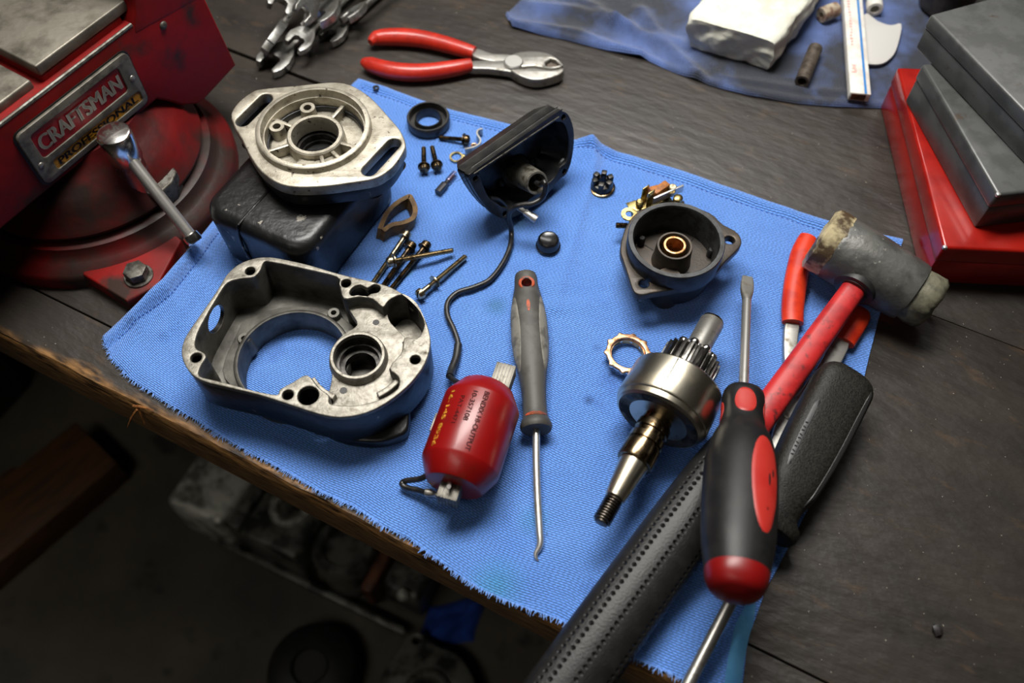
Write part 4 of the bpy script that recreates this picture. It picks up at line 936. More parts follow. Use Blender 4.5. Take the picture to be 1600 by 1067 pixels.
# black neck below the flange
g = G(); inner = [Vector((c2[0]+(p.x-c2[0])*.95, c2[1]+(p.y-c2[1])*.95, 0)) for p in fo]
g.plate(inner, [circ(c2, R0*.8, 40), slot(sl1[0], sl1[1], sr+.3), slot(sl2[0], sl2[1], sr+.3)], ZF-22, ZF-8.6, 1)
g.lathe([(4, R0*.84), (8, R0*.9), (ZF-30, R0*.95), (ZF-14, R0*.95)], 56, 'Z', (fc.x, fc.y, 0), caps=False)
g.build('neck', MT['black_paint'], mag, world=True)
# rounded block-shaped magneto case
ZB = 55
b0 = at(303, 325, ZB); b1 = at(476, 401, ZB); b2 = at(545, 300, ZB)
ux_ = (b1-b0); lx_ = ux_.length; ux_.normalize(); uy_ = Vector((-ux_.y, ux_.x, 0)); ly_ = 120
bc = b0+ux_*(lx_/2)+uy_*(ly_/2)
g = G(); g.T = Matrix(((ux_.x, uy_.x, 0, bc.x), (ux_.y, uy_.y, 0, bc.y), (0, 0, 1, 0), (0, 0, 0, 1)))
bm = bmesh.new(); bmesh.ops.create_cube(bm, size=1)
for v in bm.verts:
    k = 1.0 if v.co.z > 0 else .96
    v.co = Vector((v.co.x*lx_*k, v.co.y*ly_*k, (v.co.z+.5)*(ZB-5)+5))
bmesh.ops.bevel(bm, geom=[e for e in bm.edges if abs(e.verts[0].co.z-e.verts[1].co.z) > 20], offset=19, segments=8, affect='EDGES', profile=.5)
bmesh.ops.bevel(bm, geom=[e for e in bm.edges if e.verts[0].co.z > ZB-1 and e.verts[1].co.z > ZB-1], offset=10, segments=6, affect='EDGES', profile=.5)
bm.verts.index_update(); g.add([v.co for v in bm.verts], [[v.index for v in f.verts] for f in bm.faces]); bm.free()
case = g.build('case', MT['black_paint'], mag, world=True, smooth=50)
g = G(); g.T = Matrix(((ux_.x, uy_.x, 0, bc.x), (ux_.y, uy_.y, 0, bc.y), (0, 0, 1, 0), (0, 0, 0, 1)))
g.tube([(-lx_*.12, -ly_*.47, 8), (-lx_*.12, -ly_*.505, 30), (-lx_*.12, -ly_*.49, ZB-5), (-lx_*.11, -ly_*.44, ZB-.4), (-lx_*.10, -ly_*.1, ZB-.2)], 1.1, 8, 3)
g.build('casting_seam', MT['black_paint'], case, world=True)

# ------------------------------------------------------------------ open gear housing (front left)
K4 = (260, 380, .3186)
ZH = 47.0
def h4(pts, z=ZH): return plan(pts, z, K4)
ho = smoothloop(h4([(74, 545), (82, 485), (110, 430), (180, 330), (250, 228), (295, 155), (350, 105), (420, 76), (490, 67), (560, 75), (700, 106), (850, 150), (1000, 185), (1100, 215), (1180, 262), (1250, 335), (1288, 430), (1294, 505), (1270, 585), (1220, 660), (1150, 730), (1050, 800), (950, 840), (850, 853), (750, 838), (600, 790), (450, 742), (300, 706), (200, 682), (140, 655), (95, 605)]), 3)
cav = smoothloop(h4([(478, 92), (520, 92), (700, 130), (836, 165), (850, 205), (870, 270), (940, 262), (1010, 272), (1060, 312), (1085, 285), (1120, 262), (1165, 254), (1225, 300), (1262, 380), (1258, 425), (1228, 466), (1168, 462), (1155, 530), (1094, 610), (1138, 655), (1134, 712), (1060, 760), (960, 790), (870, 795), (800, 785), (795, 745), (745, 706), (690, 645), (620, 680), (556, 716), (540, 742), (430, 722), (320, 692), (240, 672), (160, 650), (166, 605), (192, 560), (182, 536), (142, 512), (146, 455), (180, 382), (250, 262), (300, 192), (370, 172), (430, 164), (462, 128)]), 3)
def hole4(x, y, r):
    c = h4([(x, y)])[0]; return circ((c.x, c.y), r, 20)
irr = smoothloop(h4([(898, 240), (915, 215), (950, 203), (985, 218), (1020, 200), (1048, 212), (1040, 238), (1005, 246), (980, 260), (940, 252), (910, 256)]), 3)
holes = [cav, irr, hole4(410, 135, 3.4), hole4(145, 560, 3.6), hole4(880, 195, 3.4), hole4(1220, 570, 3.3), hole4(595, 742, 3.5), hole4(695, 746, 6.6)]
hcn = h4([(640, 520)])[0]; hs = thing('gear_housing', 'open aluminium gear housing with black painted sides, bearing seat inside', 'housing', loc=(hcn.x, hcn.y, 0))
g = G(); g.plate(ho, holes, ZH-4, ZH, .7); rim = g.build('machined_rim', MT['alu_dirty'], hs, world=True)
g = G(); g.plate([hcn+(p-hcn)*.994 for p in ho], holes, 13, ZH-3.6, .3)
wl = g.build('outer_wall', MT['black_paint'], hs, world=True)
# the casting's bare inside: a liner following the cavity
ctr = sum(cav, Vector())/len(cav)
def inset(lp, d):
    n = len(lp); o = []
    for i in range(n):
        t = (lp[(i+1) % n]-lp[i-1]); t.z = 0; t.normalize(); nn = Vector((-t.y, t.x, 0)); o.append(lp[i]+nn*d)
    return o
ar = sum(cav[i-1].x*cav[i].y-cav[i].x*cav[i-1].y for i in range(len(cav)))
sg = 1 if ar > 0 else -1
c_in = inset(cav, .5*sg); c_out = inset(cav, -.25*sg)
vs = []; fs = []; n = len(cav)
for lp, z in ((c_out, ZH-.9), (c_in, ZH-2), (c_in, 13.4), (c_out, 13.4)):
    for p in lp: vs.append((p.x, p.y, z))
for k in range(4):
    for i in range(n): q = (i+1) % n; fs.append((k*n+i, k*n+q, ((k+1) % 4)*n+q, ((k+1) % 4)*n+i))
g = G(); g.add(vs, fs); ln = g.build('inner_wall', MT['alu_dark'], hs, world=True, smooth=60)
# sight hole through the left wall
p = on_plane(*cr([(243, 372)], *K4)[0], h4([(200, 345)])[0], (h4([(250, 228)])[0]-h4([(110, 430)])[0]).cross(Vector((0, 0, 1))).normalized())
sd = (h4([(250, 228)])[0]-h4([(110, 430)])[0]).cross(Vector((0, 0, 1))).normalized()
cg = G(); cg.T = WM[hs.name].inverted() @ axis_mat(p-sd*22, p+sd*22); cg.lathe([(0, 10), (44, 10)], 32)
cut(wl, cg); cut(ln, cg)
# low floor with the big ring
bcx = h4([(618, 560)], 24)[0]; br = 37
g = G()
fl2 = smoothloop(h4([(330, 430), (380, 350), (520, 300), (640, 285), (780, 300), (880, 360), (930, 420), (820, 520), (800, 700), (690, 700), (560, 760), (420, 742), (330, 700), (262, 600)], 24), 3)
g.plate(fl2, [circ((bcx.x, bcx.y), br, 48)], 12, 18, .4)
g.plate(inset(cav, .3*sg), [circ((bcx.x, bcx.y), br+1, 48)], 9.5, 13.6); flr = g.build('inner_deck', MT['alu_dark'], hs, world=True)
prof = [(3, br-1.2), (3, br+2.5), (23, br+2.2), (24, br+1.2), (24, br-.6), (22.5, br-1.2)]
g = G(); seg = 64; vs = []; fs = []; a0, a1 = radians(-38), radians(265)
for i in range(seg+1):
    a = a0+(a1-a0)*i/seg
    for s_, r_ in prof: vs.append((bcx.x+r_*cos(a), bcx.y+r_*sin(a), s_))
m_ = len(prof)
for i in range(seg):
    for k in range(m_): q = (k+1) % m_; fs.append((i*m_+k, i*m_+q, (i+1)*m_+q, (i+1)*m_+k))
fs += [tuple(range(m_)), tuple(seg*m_+k for k in range(m_))]
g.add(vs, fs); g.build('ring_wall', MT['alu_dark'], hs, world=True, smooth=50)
for (x, y, r) in ((380, 465, 4.6), (820, 340, 4.6), (205, 635, 4.2)):
    c = h4([(x, y)], 22)[0]; g = G(); g.lathe([(6, 2), (6, r+1), (21, r), (22, r-.6), (22, 2), (18, 1.8)], 22, 'Z', (c.x, c.y, 0), closed=True); g.build('screw_boss', MT['alu_dark'], hs, world=True)
# raised deck with bearing seat on the right
ZD = 37
dk = smoothloop(h4([(880, 285), (950, 275), (1020, 285), (1075, 330), (1100, 390), (1175, 470), (1160, 545), (1105, 610), (1150, 660), (1140, 715), (1060, 765), (960, 795), (870, 800), (800, 790), (800, 720), (812, 650), (800, 580), (820, 500), (870, 445), (935, 400), (905, 340)], ZD), 3)
bc2 = h4([(938, 552)], ZD+5)[0]; r2 = 18.2
g = G(); g.plate(dk, [circ((bc2.x, bc2.y), r2-3, 40)], ZD-8, ZD, .5)
g.lathe([(ZD-1, r2-2.5), (ZD-1, r2+1.2), (ZD+5.2, r2), (ZD+6, r2-.8), (ZD+6, r2-2.4), (ZD+4, r2-3)], 48, 'Z', (bc2.x, bc2.y, 0), closed=True)
dko = g.build('bearing_deck', MT['alu_dirty'], hs, world=True)
g = G(); g.lathe([(ZD+3, r2-3), (10, r2-3), (10, r2-8), (ZD-8, r2-8), (ZD-8, r2-5), (ZD-3, r2-5), (ZD-3, r2-3.4)], 40, 'Z', (bc2.x, bc2.y, 0), closed=True); g.build('bearing_seat', MT['dark_steel'], dko, world=True)
for i, (a, b, w) in enumerate(((-62, 22, 4), (-150, -112, 4))):
    vs = []; a, b = radians(a), radians(b); rr = 30
    out = [Vector((bc2.x+(rr+w)*cos(a+(b-a)*k/14), bc2.y+(rr+w)*sin(a+(b-a)*k/14), 0)) for k in range(15)]+[Vector((bc2.x+rr*cos(b+(a-b)*k/14), bc2.y+rr*sin(b+(a-b)*k/14), 0)) for k in range(15)]
    g = G(); g.plate(out, [], ZD-3, ZD+4.5, .8); g.build('arc_rib', MT['alu_dirty'], dko, world=True)
for (x, y, r) in ((1028, 388, 2.2), (868, 722, 2.4)):
    c = h4([(x, y)], ZD)[0]; g = G(); g.lathe([(ZD-3, r), (ZD+.15, r), (ZD+.2, r*.98)], 18, 'Z', (c.x, c.y, 0)); g.build('drilled_hole', MT['plate_black'], dko, world=True)
pk = smoothloop(h4([(1100, 300), (1165, 262), (1222, 308), (1255, 390), (1222, 455), (1160, 440), (1110, 390)]), 3)
g = G(); g.plate(smoothloop(h4([(775, 905), (800, 958), (900, 998), (1040, 1010), (1140, 985), (1192, 945), (1200, 850), (1185, 760), (1100, 690), (960, 690), (840, 760), (780, 840)], 3), 4), [], 3.0, 13.8, 2.5); g.build('lower_boss', MT['black_paint'], hs, world=True)
g = G(); g.plate(pk, [], 13.5, 20); g.build('pocket_floor', MT['alu_dirty'], hs, world=True)
c = h4([(695, 746)])[0]; g = G(); g.lathe([(4, 6.5), (9, 6.5)], 20, 'Z', (c.x, c.y, 0)); g.build('bore_bottom', MT['plate_black'], hs, world=True)

# ------------------------------------------------------------------ oil seal
p = at(669, 184, 10); t = thing('oil_seal', 'black rubber ring seal behind the magneto flange', 'seal', loc=(p.x, p.y, 1.0)); r = (at(703, 184, 10)-at(636, 184, 10)).length/2
g = G(); g.lathe([(2, r-3), (2, r-.6), (3, r), (10, r), (11, r-.7), (11, r-2), (4.5, r-2.6), (4.5, r-5.5)], 56, 'Z', closed=False, caps=False); g.build('case', MT['seal'], t)
g = G(); g.lathe([(2, r*.52), (2, r-2.6), (4.6, r-2.6), (4.6, r*.66), (9.4, r*.60), (9.8, r*.57), (6, r*.53)], 56, 'Z', closed=True); g.build('sealing_lip', MT['seal'], t)

# ------------------------------------------------------------------ screws
def screw(name, label, ph, pt, rs, rh, hh, mk, group=None, washer=None, thread0=.0, loose=None):
    t = thing(name, label, 'screw', mat=axis_mat(ph, pt), group=group); L0 = (pt-ph).length
    g = G(); g.lathe([(-hh, rh*.55), (-hh*.9, rh*.8), (-hh*.55, rh), (0, rh), (.1, rs)], 22); hd = g.build('head', MT[mk], t)
    cg = G(); cg.box((-hh, 0, 0), (hh*.9, rh*.34, rh*3)); cut(hd, cg)
    prof = []; x = 0.0; pit = .85
    prof.append((0, rs))
    if thread0 > 0: prof.append((L0*thread0, rs)); x = L0*thread0
    while x < L0-pit: prof += [(x+pit*.25, rs*.82), (x+pit*.75, rs)]; x += pit
    prof += [(L0, rs*.7)]
    g = G(); g.lathe(prof, 14); g.build('threaded_shank', MT[mk], t)
    if washer:
        g = G(); g.lathe([(washer, rs+.1), (washer, rh*1.25), (washer+.9, rh*1.25), (washer+.9, rs+.1)], 24, closed=True); g.build('washer', MT[mk], t)
    return t
LS = [((633, 369, 8), (576, 452, 4.2), 2.0, 3.9, 'screw', .35, 'long slotted screw lying nearest the black magneto case'),
      ((641, 386, 8), (588, 462, 4.2), 2.0, 3.9, 'screw_dark', .3, 'middle slotted screw of the three running under the gear housing rim'),
      ((664, 385, 8), (606, 458, 4.2), 2.0, 3.9, 'screw_dark', .3, 'long dark slotted screw lying under the crossing bright screw'),
      ((613, 408, 15), (708, 391, 8), 2.1, 4.0, 'screw', 0, 'bright fully threaded screw laid across the other long screws'),
      ((659, 457, 8), (728, 400, 6.2), 2.1, 4.0, 'screw', .16, 'long slotted screw lying apart with a loose washer on its shank')]
for i, (a, b, rs, rh, mk, th, lab) in enumerate(LS):
    screw('slotted_screw', lab, at(*a), at(*b), rs, rh, 4.4, mk, 'long slotted screws', washer=(13 if i == 4 else 1.0), thread0=th)
SS = [((727, 218, 8), (686, 215, 5.2), 'short bronzed screw lying alone beside the ring seal'),
      ((662.5, 262, 8), (662, 231, 5.2), 'left short screw of the pair standing head to head below the seal'),
      ((682.5, 259, 8), (675, 229, 5.2), 'right short screw of the pair standing head to head below the seal')]
for a, b, lab in SS: screw('short_screw', lab, at(*a), at(*b), 1.9, 4.0, 3.6, 'screw_dark', 'short bronzed screws', washer=.6)

# small hardware
p = at(713, 246, 3); t = thing('ring_terminal', 'thin silvery ring washer beside the bent clip', 'washer', loc=(p.x, p.y, .8))
g = G(); g.lathe([(2.4, 4.2), (2.4, 5.6), (3.4, 5.6), (3.4, 4.2)], 32, 'Z', closed=True); g.build('ring', MT['yellow_metal'], t)
g = G(); g.box((5.8, 1.5, 2.9), (2.4, 2.4, .9), .2); g.build('tail', MT['yellow_metal'], t)
q = [at(x, y, 3) for x, y in [(727, 242), (740, 239), (749, 234), (751, 227), (746, 219), (747, 213), (754, 210)]]
t = thing('bent_clip', 'small bent zinc clip standing on edge behind the black cover', 'clip', loc=(q[3].x, q[3].y, 0))
g = G(); g.ribbon(q, 7, 1.3, 5); g.build('strip', MT['steel_dull'], t, world=True)
p = at(741, 231, 4); t = thing('small_nut', 'tiny brown nut between the short screw and bent clip', 'nut', loc=(p.x, p.y, .8))
g = G(); g.hexa((0, 0), 2.8, 2.2, 6.6, .4, hole=1.6); g.build('nut_body', MT['copper'], t)
p = at(588, 140, 3); t = thing('small_nut', 'tiny dark nut on the far left towel corner', 'nut', loc=(p.x, p.y, .9))
g = G(); g.hexa((0, 0), 3.0, 2.4, 5, .4, hole=1.4); g.build('nut_body', MT['dark_steel'], t)
a = at(684, 301, 5.2); b = at(700, 283, 5.2)
t = thing('carbon_brush', 'small dark carbon brush with a violet coil spring', 'brush', mat=axis_mat(a, b)); L0 = (b-a).length
g = G(); g.loft(Loft([(0, 2.7, 2.7, 5), (L0*.7, 2.7, 2.7, 5), (L0*.75, 2.2, 2.2, 3), (L0, 1.8, 1.8, 2)]), 16, 20); g.build('brush_block', MT['carbon'], t)
g = G(); hp = [(L0+k/10*1.35, 2.3*cos(2*pi*k/10), 2.3*sin(2*pi*k/10)) for k in range(75)]; g.tube(hp, .32, 5); g.build('spring', MT['spring'], t)
# leather loop
K = (300, 100, .3)
q = plan([(968, 896), (1000, 820), (1050, 765), (1112, 728), (1128, 735), (1150, 790), (1138, 838), (1090, 862), (1030, 875), (985, 905)], 6, K)
t = thing('leather_strap', 'brown leather strap loop beside the magneto', 'strap', loc=(q[0].x, q[0].y, 0))
g = G(); g.ribbon([Vector((v.x, v.y, 3)) for v in q], 9.5, 3.8, 6)
for i, v in enumerate(g.v): v.x += (v.z-3)*.25; v.y += (v.z-3)*.2
g.build('band', MT['leather'], t, world=True, smooth=50)

# ------------------------------------------------------------------ black D-shaped cover with cable
K5 = (540, 130, .2811)
A_ = at(*cr([(700, 510)], *K5)[0], 68); B_ = at(*cr([(1205, 165)], *K5)[0], 68); C_ = at(*cr([(880, 742)], *K5)[0], 17)
nv_ = (B_-A_).cross(C_-A_).normalized()
if nv_.z < 0: nv_ = -nv_
CM = frame((A_+B_)/2, (B_-A_), nv_.cross((B_-A_)))
if (CM.to_3x3() @ Vector((0, 0, 1))).dot(nv_) < 0: raise Exception('cover frame')
CMi = CM.inverted()
def onc(pts, dz=0): return [CMi @ on_plane(x, y, (A_+B_)/2+nv_*dz, nv_) for x, y in cr(pts, *K5)]
cover = thing('magneto_cover', 'black D-shaped metal cover propped open side toward the cable', 'cover', mat=CM)
co = onc([(688, 520), (697, 502), (725, 482), (1160, 176), (1196, 162), (1222, 168), (1242, 192), (1262, 250), (1266, 330), (1250, 440), (1222, 505), (1190, 530), (1110, 625), (1060, 665), (980, 720), (900, 748), (840, 735), (790, 690), (740, 625), (697, 548)])
ci = onc([(745, 505), (770, 480), (1130, 235), (1175, 215), (1215, 225), (1238, 290), (1240, 360), (1228, 435), (1190, 470), (1165, 520), (1090, 590), (1000, 660), (940, 690), (880, 692), (845, 670), (800, 640), (765, 570)])
for q in co+ci: q.z = 0
co = smoothloop(co, 3); ci = smoothloop(ci, 3)
DP = 24
sh = onc([(722, 528), (1212, 188), (1216, 490), (885, 725)])
g = G(); g.plate(co, [ci]+[circ((q.x, q.y), 2.2, 16) for q in sh], -5, 0, .6); rimc = g.build('rim', MT['black_cast'], cover)
cm = sum(co, Vector())/len(co); cim = sum(ci, Vector())/len(ci)
co2 = [cm+(q-cm)*.985 for q in co]; ci2 = [cim+(q-cim)*.97 for q in ci]
g = G(); g.plate(co2, [ci], -14, -4.6, .3)
# sloping shell down to a smaller back
co3 = [cm+(q-cm)*.84 for q in co]; n = len(co2); vs = [(q.x, q.y, -13.8) for q in co2]+[(q.x, q.y, -DP) for q in co3]
g.add(vs, [(i, (i+1) % n, n+(i+1) % n, n+i) for i in range(n)]+[tuple(range(n, 2*n))])
g.build('shell', MT['black_cast'], cover, smooth=45)
n = len(ci); ci3 = [cim+(q-cim)*.82 for q in ci]
vs = [(q.x, q.y, -1) for q in ci]+[(q.x, q.y, -13) for q in ci2]+[(q.x, q.y, -DP+2) for q in ci3]
g = G(); g.add(vs, [(k*n+i, k*n+(i+1) % n, (k+1)*n+(i+1) % n, (k+1)*n+i) for k in range(2) for i in range(n)]+[tuple(range(2*n, 3*n))]); g.build('inner_shell', MT['dark_rim'], cover, smooth=50)
# tower
tb0 = onc([(945, 490)], -DP+3)[0]; tp = onc([(1065, 555)], 14)[0]
g = G(); 
ax_ = (tp-tb0); La = ax_.length; zx = ax_.normalized(); yx = zx.cross(Vector((0, 1, 0))).normalized(); xx = yx.cross(zx)
TM = Matrix(((xx.x, yx.x, zx.x, tb0.x), (xx.y, yx.y, zx.y, tb0.y), (xx.z, yx.z, zx.z, tb0.z), (0, 0, 0, 1)))
g.T = TM; g.lathe([(0, 11), (4, 10.2), (La-1, 8.9), (La, 8.6), (La, 7.2), (La-16, 6.8), (La-16, .1)], 36, 'Z', caps=False)
tw_ = g.build('lead_tower', MT['laminate'], cover)
q = onc([(712, 503), (1185, 186)]); g = G(); g.tube([Vector((v.x, v.y, .15)) for v in q], .45, 6); g.build('worn_edge', MT['laminate'], cover)
g = G(); g.T = TM; g.lathe([(-.5, 14), (2, 13.6), (3.2, 12.4), (3.4, 10)], 36, 'Z'); g.build('tower_foot', MT['black_cast'], cover)
for (x, y) in ((865, 560), (1040, 440)):
    q = onc([(x, y)], -DP+4)[0]; g = G(); g.sphere((q.x, q.y, q.z), 3.2, 8, .8); g.build('boss', MT['dark_rim'], cover)
for pts in ([(800, 640), (850, 650), (890, 690)], [(1240, 400), (1190, 450), (1160, 520), (1100, 570)]):
    q = onc(pts, -4); g = G(); g.tube(q, 2.0, 8, 4); g.build('inner_rib', MT['dark_rim'], cover)
# high tension lead: from the tower to the coil
tw_w = CM @ (TM @ Vector((0, 0, La-8)))
wp = [tw_w, CM @ (TM @ Vector((0, 0, La+4))), at(851, 285, 54), at(852, 298, 48), at(846, 310, 42), at(832, 318, 40), at(816, 320, 38), at(804, 324, 35), at(795, 336, 24), at(799, 362, 6), at(797, 385, 5.6), at(785, 412, 5.6), at(765, 437, 5.6), at(740, 449, 5.6), at(715, 457, 5.6), at(700, 472, 5.6), at(699, 492, 5.6), at(709, 515, 5.6), at(716, 538, 5.6), at(713, 558, 6), at(706, 577, 8), at(703, 588, 11), at(712, 596, 16), at(724, 600, 22)]
t = thing('ignition_lead', 'thin black ignition cable snaking from the cover to the coil', 'cable', loc=wp[9])
g = G(); g.tube(wp, 2.05, 12, 6); g.build('cable', MT['wire'], t, world=True)
g = G(); g.tube([wp[18], wp[19], wp[20], wp[21]], 2.9, 12, 4); g.build('sleeve', MT['rubber'], t, world=True)
a = at(820, 331, 32); b = at(838, 343, 29)
t = thing('spade_terminal', 'small silver crimp terminal at the foot of the cover', 'terminal', mat=axis_mat(a, b)); L0 = (b-a).length
g = G(); g.lathe([(0, 1.6), (0, 2.6), (L0*.55, 2.8), (L0*.6, 3.2), (L0, 3.2), (L0, 2.2)], 16, closed=True); g.build('crimp_barrel', MT['steel'], t)
g = G(); g.box((-4, 0, 0), (9, 4, 1), .3); g.build('blade', MT['steel_dull'], t)

# black cap
p = at(857, 374, 11); t = thing('blanking_plug', 'small glossy black round cap in the middle of the towel', 'plug', loc=(p.x, p.y, .8))
g = G(); g.lathe([(1.8, 9.2), (3.4, 9.4), (3.8, 8.6), (9.4, 8.2), (11, 7.4), (11.4, 6.6), (11.1, 6), (11.2, .1)], 40, 'Z'); g.build('cap_body', MT['cap'], t)
# castle nut on washer
p = at(940, 294, 3); t = thing('castle_nut', 'blackened castle nut standing on a steel washer', 'nut', loc=(p.x, p.y, .9))
g = G(); g.lathe([(2.6, 4.6), (2.6, 10.6), (3.8, 10.6), (4.2, 10), (4.2, 4.6)], 40, 'Z', closed=True); g.build('washer', MT['oily'], t)
g = G(); g.lathe([(4, 4.4), (4, 8.8), (6, 9), (9.2, 8.2), (9.6, 7.6), (9.6, 4.4)], 36, 'Z', closed=True); cn = g.build('nut_body', MT['dark_steel'], t)
for k in range(6):
    a = 2*pi*k/6+.3; g = G(); g.box((6.4*cos(a), 6.4*sin(a), 11.6), (4.2, 4.2, 5.2), .5, 2, Matrix.Rotation(a, 3, 'Z')); g.build('prong', MT['dark_steel'], t)
    g = G(); g.box((6.3*cos(a), 6.3*sin(a), 14.0), (2.6, 2.4, .3), .1, 1, Matrix.Rotation(a, 3, 'Z')); g.build('worn_tip', MT['bolt'], t)

# ------------------------------------------------------------------ breaker end cap
K7 = (900, 240, .2437)
ZC = 46
ec = at(1057, 373, ZC); er = (at(1133, 373, ZC)-at(981, 373, ZC)).length/2
end = thing('end_cap', 'dark round cast end cap with bronze bushing and two eared flange', 'end cap', loc=(ec.x, ec.y, 0))
ZE = 33
def e7(pts, z): return plan(pts, z, K7)
fo7 = smoothloop(e7([(1062, 565), (1050, 525), (1015, 490), (940, 450), (860, 380), (700, 330), (520, 330), (400, 370), (330, 450), (295, 540), (284, 620), (300, 680), (330, 770), (360, 862), (385, 895), (430, 905), (500, 890), (640, 868), (800, 830), (900, 760), (960, 690), (1045, 605)], ZE), 3)
hh7 = e7([(986, 552), (436, 832)], ZE)
g = G(); g.plate(fo7, [circ((q.x, q.y), 3.6, 20) for q in hh7]+[circ((ec.x, ec.y), er*.9, 40)], ZE-7, ZE, .9); g.build('flange', MT['dark_cast'], end, world=True)
g = G(); g.lathe([(8, er*.5), (8, er*.86), (ZE-6, er*.95), (ZE-5, er*.995), (ZC-1, er), (ZC, er*.985), (ZC, er*.895), (ZC-1.2, er*.87), (20, er*.85), (20, er*.5)], 72, 'Z', (ec.x, ec.y, 0), closed=True); g.build('cup_wall', MT['dark_rim'], end, world=True)
g = G(); g.plate(circ((ec.x, ec.y), er*.86, 48), [circ((ec.x, ec.y), er*.2, 32)], 17, 20.5); fc7 = g.build('cup_floor', MT['dark_cast'], end, world=True)
hb = er*.375
g = G(); g.lathe([(20, hb*.8), (20, hb*1.12), (26, hb*1.05), (37, hb), (38.5, hb*.96), (38.5, hb*.86), (37.5, hb*.82), (30, hb*.82)], 48, 'Z', (ec.x, ec.y, 0), closed=True); g.build('hub', MT['dark_cast'], end, world=True)
g = G(); g.lathe([(12, hb*.44), (12, hb*.66), (38, hb*.66), (39.3, hb*.62), (39.5, hb*.56), (39.3, hb*.49), (38.5, hb*.45)], 40, 'Z', (ec.x, ec.y, 0), closed=True); o = g.build('bushing', MT['brass'], end, world=True); o['label'] = 'bronze bushing'
g = G(); g.lathe([(8, hb*.66), (13, hb*.66)], 32, 'Z', (ec.x, ec.y, 0)); g.build('bushing_bottom', MT['plate_black'], end, world=True)
for (x, y) in ((420, 560), (690, 420), (862, 635), (595, 750)):
    q = e7([(x, y)], 24)[0]; g = G(); g.lathe([(20, 2.6), (27, 2.6), (28, 1.8)], 14, 'Z', (q.x, q.y, 0)); g.build('locating_pin', MT['dark_rim'], end, world=True)
for (x, y) in ((515, 500), (798, 548)):
    q = e7([(x, y)], 20.5)[0]; g = G(); g.lathe([(19, 1.7), (20.75, 1.7), (20.8, 1.6)], 14, 'Z', (q.x, q.y, 0)); g.build('drilled_hole', MT['plate_black'], end, world=True)
for a in (48, 140, 222, 318):
    a = radians(a); p0 = Vector((ec.x+er*.45*cos(a), ec.y+er*.45*sin(a), 20.6)); p1 = Vector((ec.x+er*.83*cos(a), ec.y+er*.83*sin(a), 20.6)); m_ = (p0+p1)/2
    g = G(); g.box(m_, ((p1-p0).length, 1.0, .6), 0, 1, Matrix.Rotation(a, 3, 'Z')); g.build('floor_groove', MT['plate_black'], end, world=True)
q = e7([(575, 925)], 10)[0]
g = G(); g.lathe([(2.4, 8.5), (4, 9.5), (ZE-5, 9.5)], 28, 'Z', (q.x, q.y+4, 0)); g.build('foot_boss', MT['dark_cast'], end, world=True)
q = e7([(870, 800)], 10)[0]
g = G(); g.box((q.x-4, q.y+8, 11), (12, 10, 17), 2); g.build('foot_boss', MT['dark_cast'], end, world=True)
g = G(); q = e7([(530, 330)], 20)[0]; g.box((q.x, q.y-2, 15), (40, 14, 12), 2); g.build('back_ledge', MT['dark_cast'], end, world=True)
# contact breaker set behind the rim
cb = e7([(540, 270)], 26)[0]
ct = None
def eb(name, px, py, z, size, mk, rz=0, ry=0, bev=.3):
    q = e7([(px, py)], z)[0]; g = G(); g.box((q.x, q.y, z), size, bev, 2, Matrix.Rotation(rz, 3, 'Z') @ Matrix.Rotation(ry, 3, 'Y')); return g.build(name, MT[mk], end, world=True)
eb('terminal_tab', 440, 262, 30, (1.0, 6.5, 17), 'yellow_metal', -.9)
eb('terminal_tab', 477, 285, 29, (1.0, 6.5, 15), 'yellow_metal', -.9)
eb('mounting_plate', 470, 312, 21, (34, 10, 1.4), 'yellow_metal', .35)
eb('contact_arm', 590, 262, 28, (27, 1.6, 7), 'steel', .5)
eb('fibre_block', 540, 232, 29, (15, 6, 7), 'orange_fibre', .7, 0, 1)
eb('fibre_block', 505, 250, 26, (8, 8, 8), 'orange_fibre', .3, 0, 1)
for (x, y, z, r, mk) in ((620, 215, 31, 3.4, 'screw'), (655, 282, 27, 3.6, 'yellow_metal'), (580, 240, 27, 4.2, 'screw_dark'), (410, 308, 27, 3.0, 'yellow_metal')):
    q = e7([(x, y)], z)[0]; g = G(); g.lathe([(z-9, r*.6), (z-3, r*.6), (z-3, r), (z, r), (z+.8, r*.7)], 18, 'Z', (q.x, q.y, 0)); g.build('terminal_screw', MT[mk], end, world=True)
q = e7([(342, 388)], 22)[0]; g = G(); g.lathe([(21, 3.0), (21, 6.2), (22.4, 6.2), (22.4, 3.0)], 28, 'Z', (q.x, q.y, 0), closed=True); g.box((q.x+7, q.y-1, 21.6), (6, 4, 1.2), .2); g.build('ring_tag', MT['yellow_metal'], end, world=True)
a = e7([(330, 462)], 17)[0]; b = e7([(258, 460)], 17)[0]; g = G(); g.T = axis_mat(a, b); L0 = (b-a).length
pr = [(0, 2.4)];
for k in range(int(L0/1.0)): pr += [(k+.3, 1.95), (k+.8, 2.4)]
g.lathe(pr+[(L0+.3, 1.8)], 14); g.build('threaded_stud', MT['screw_dark'], end, world=True)

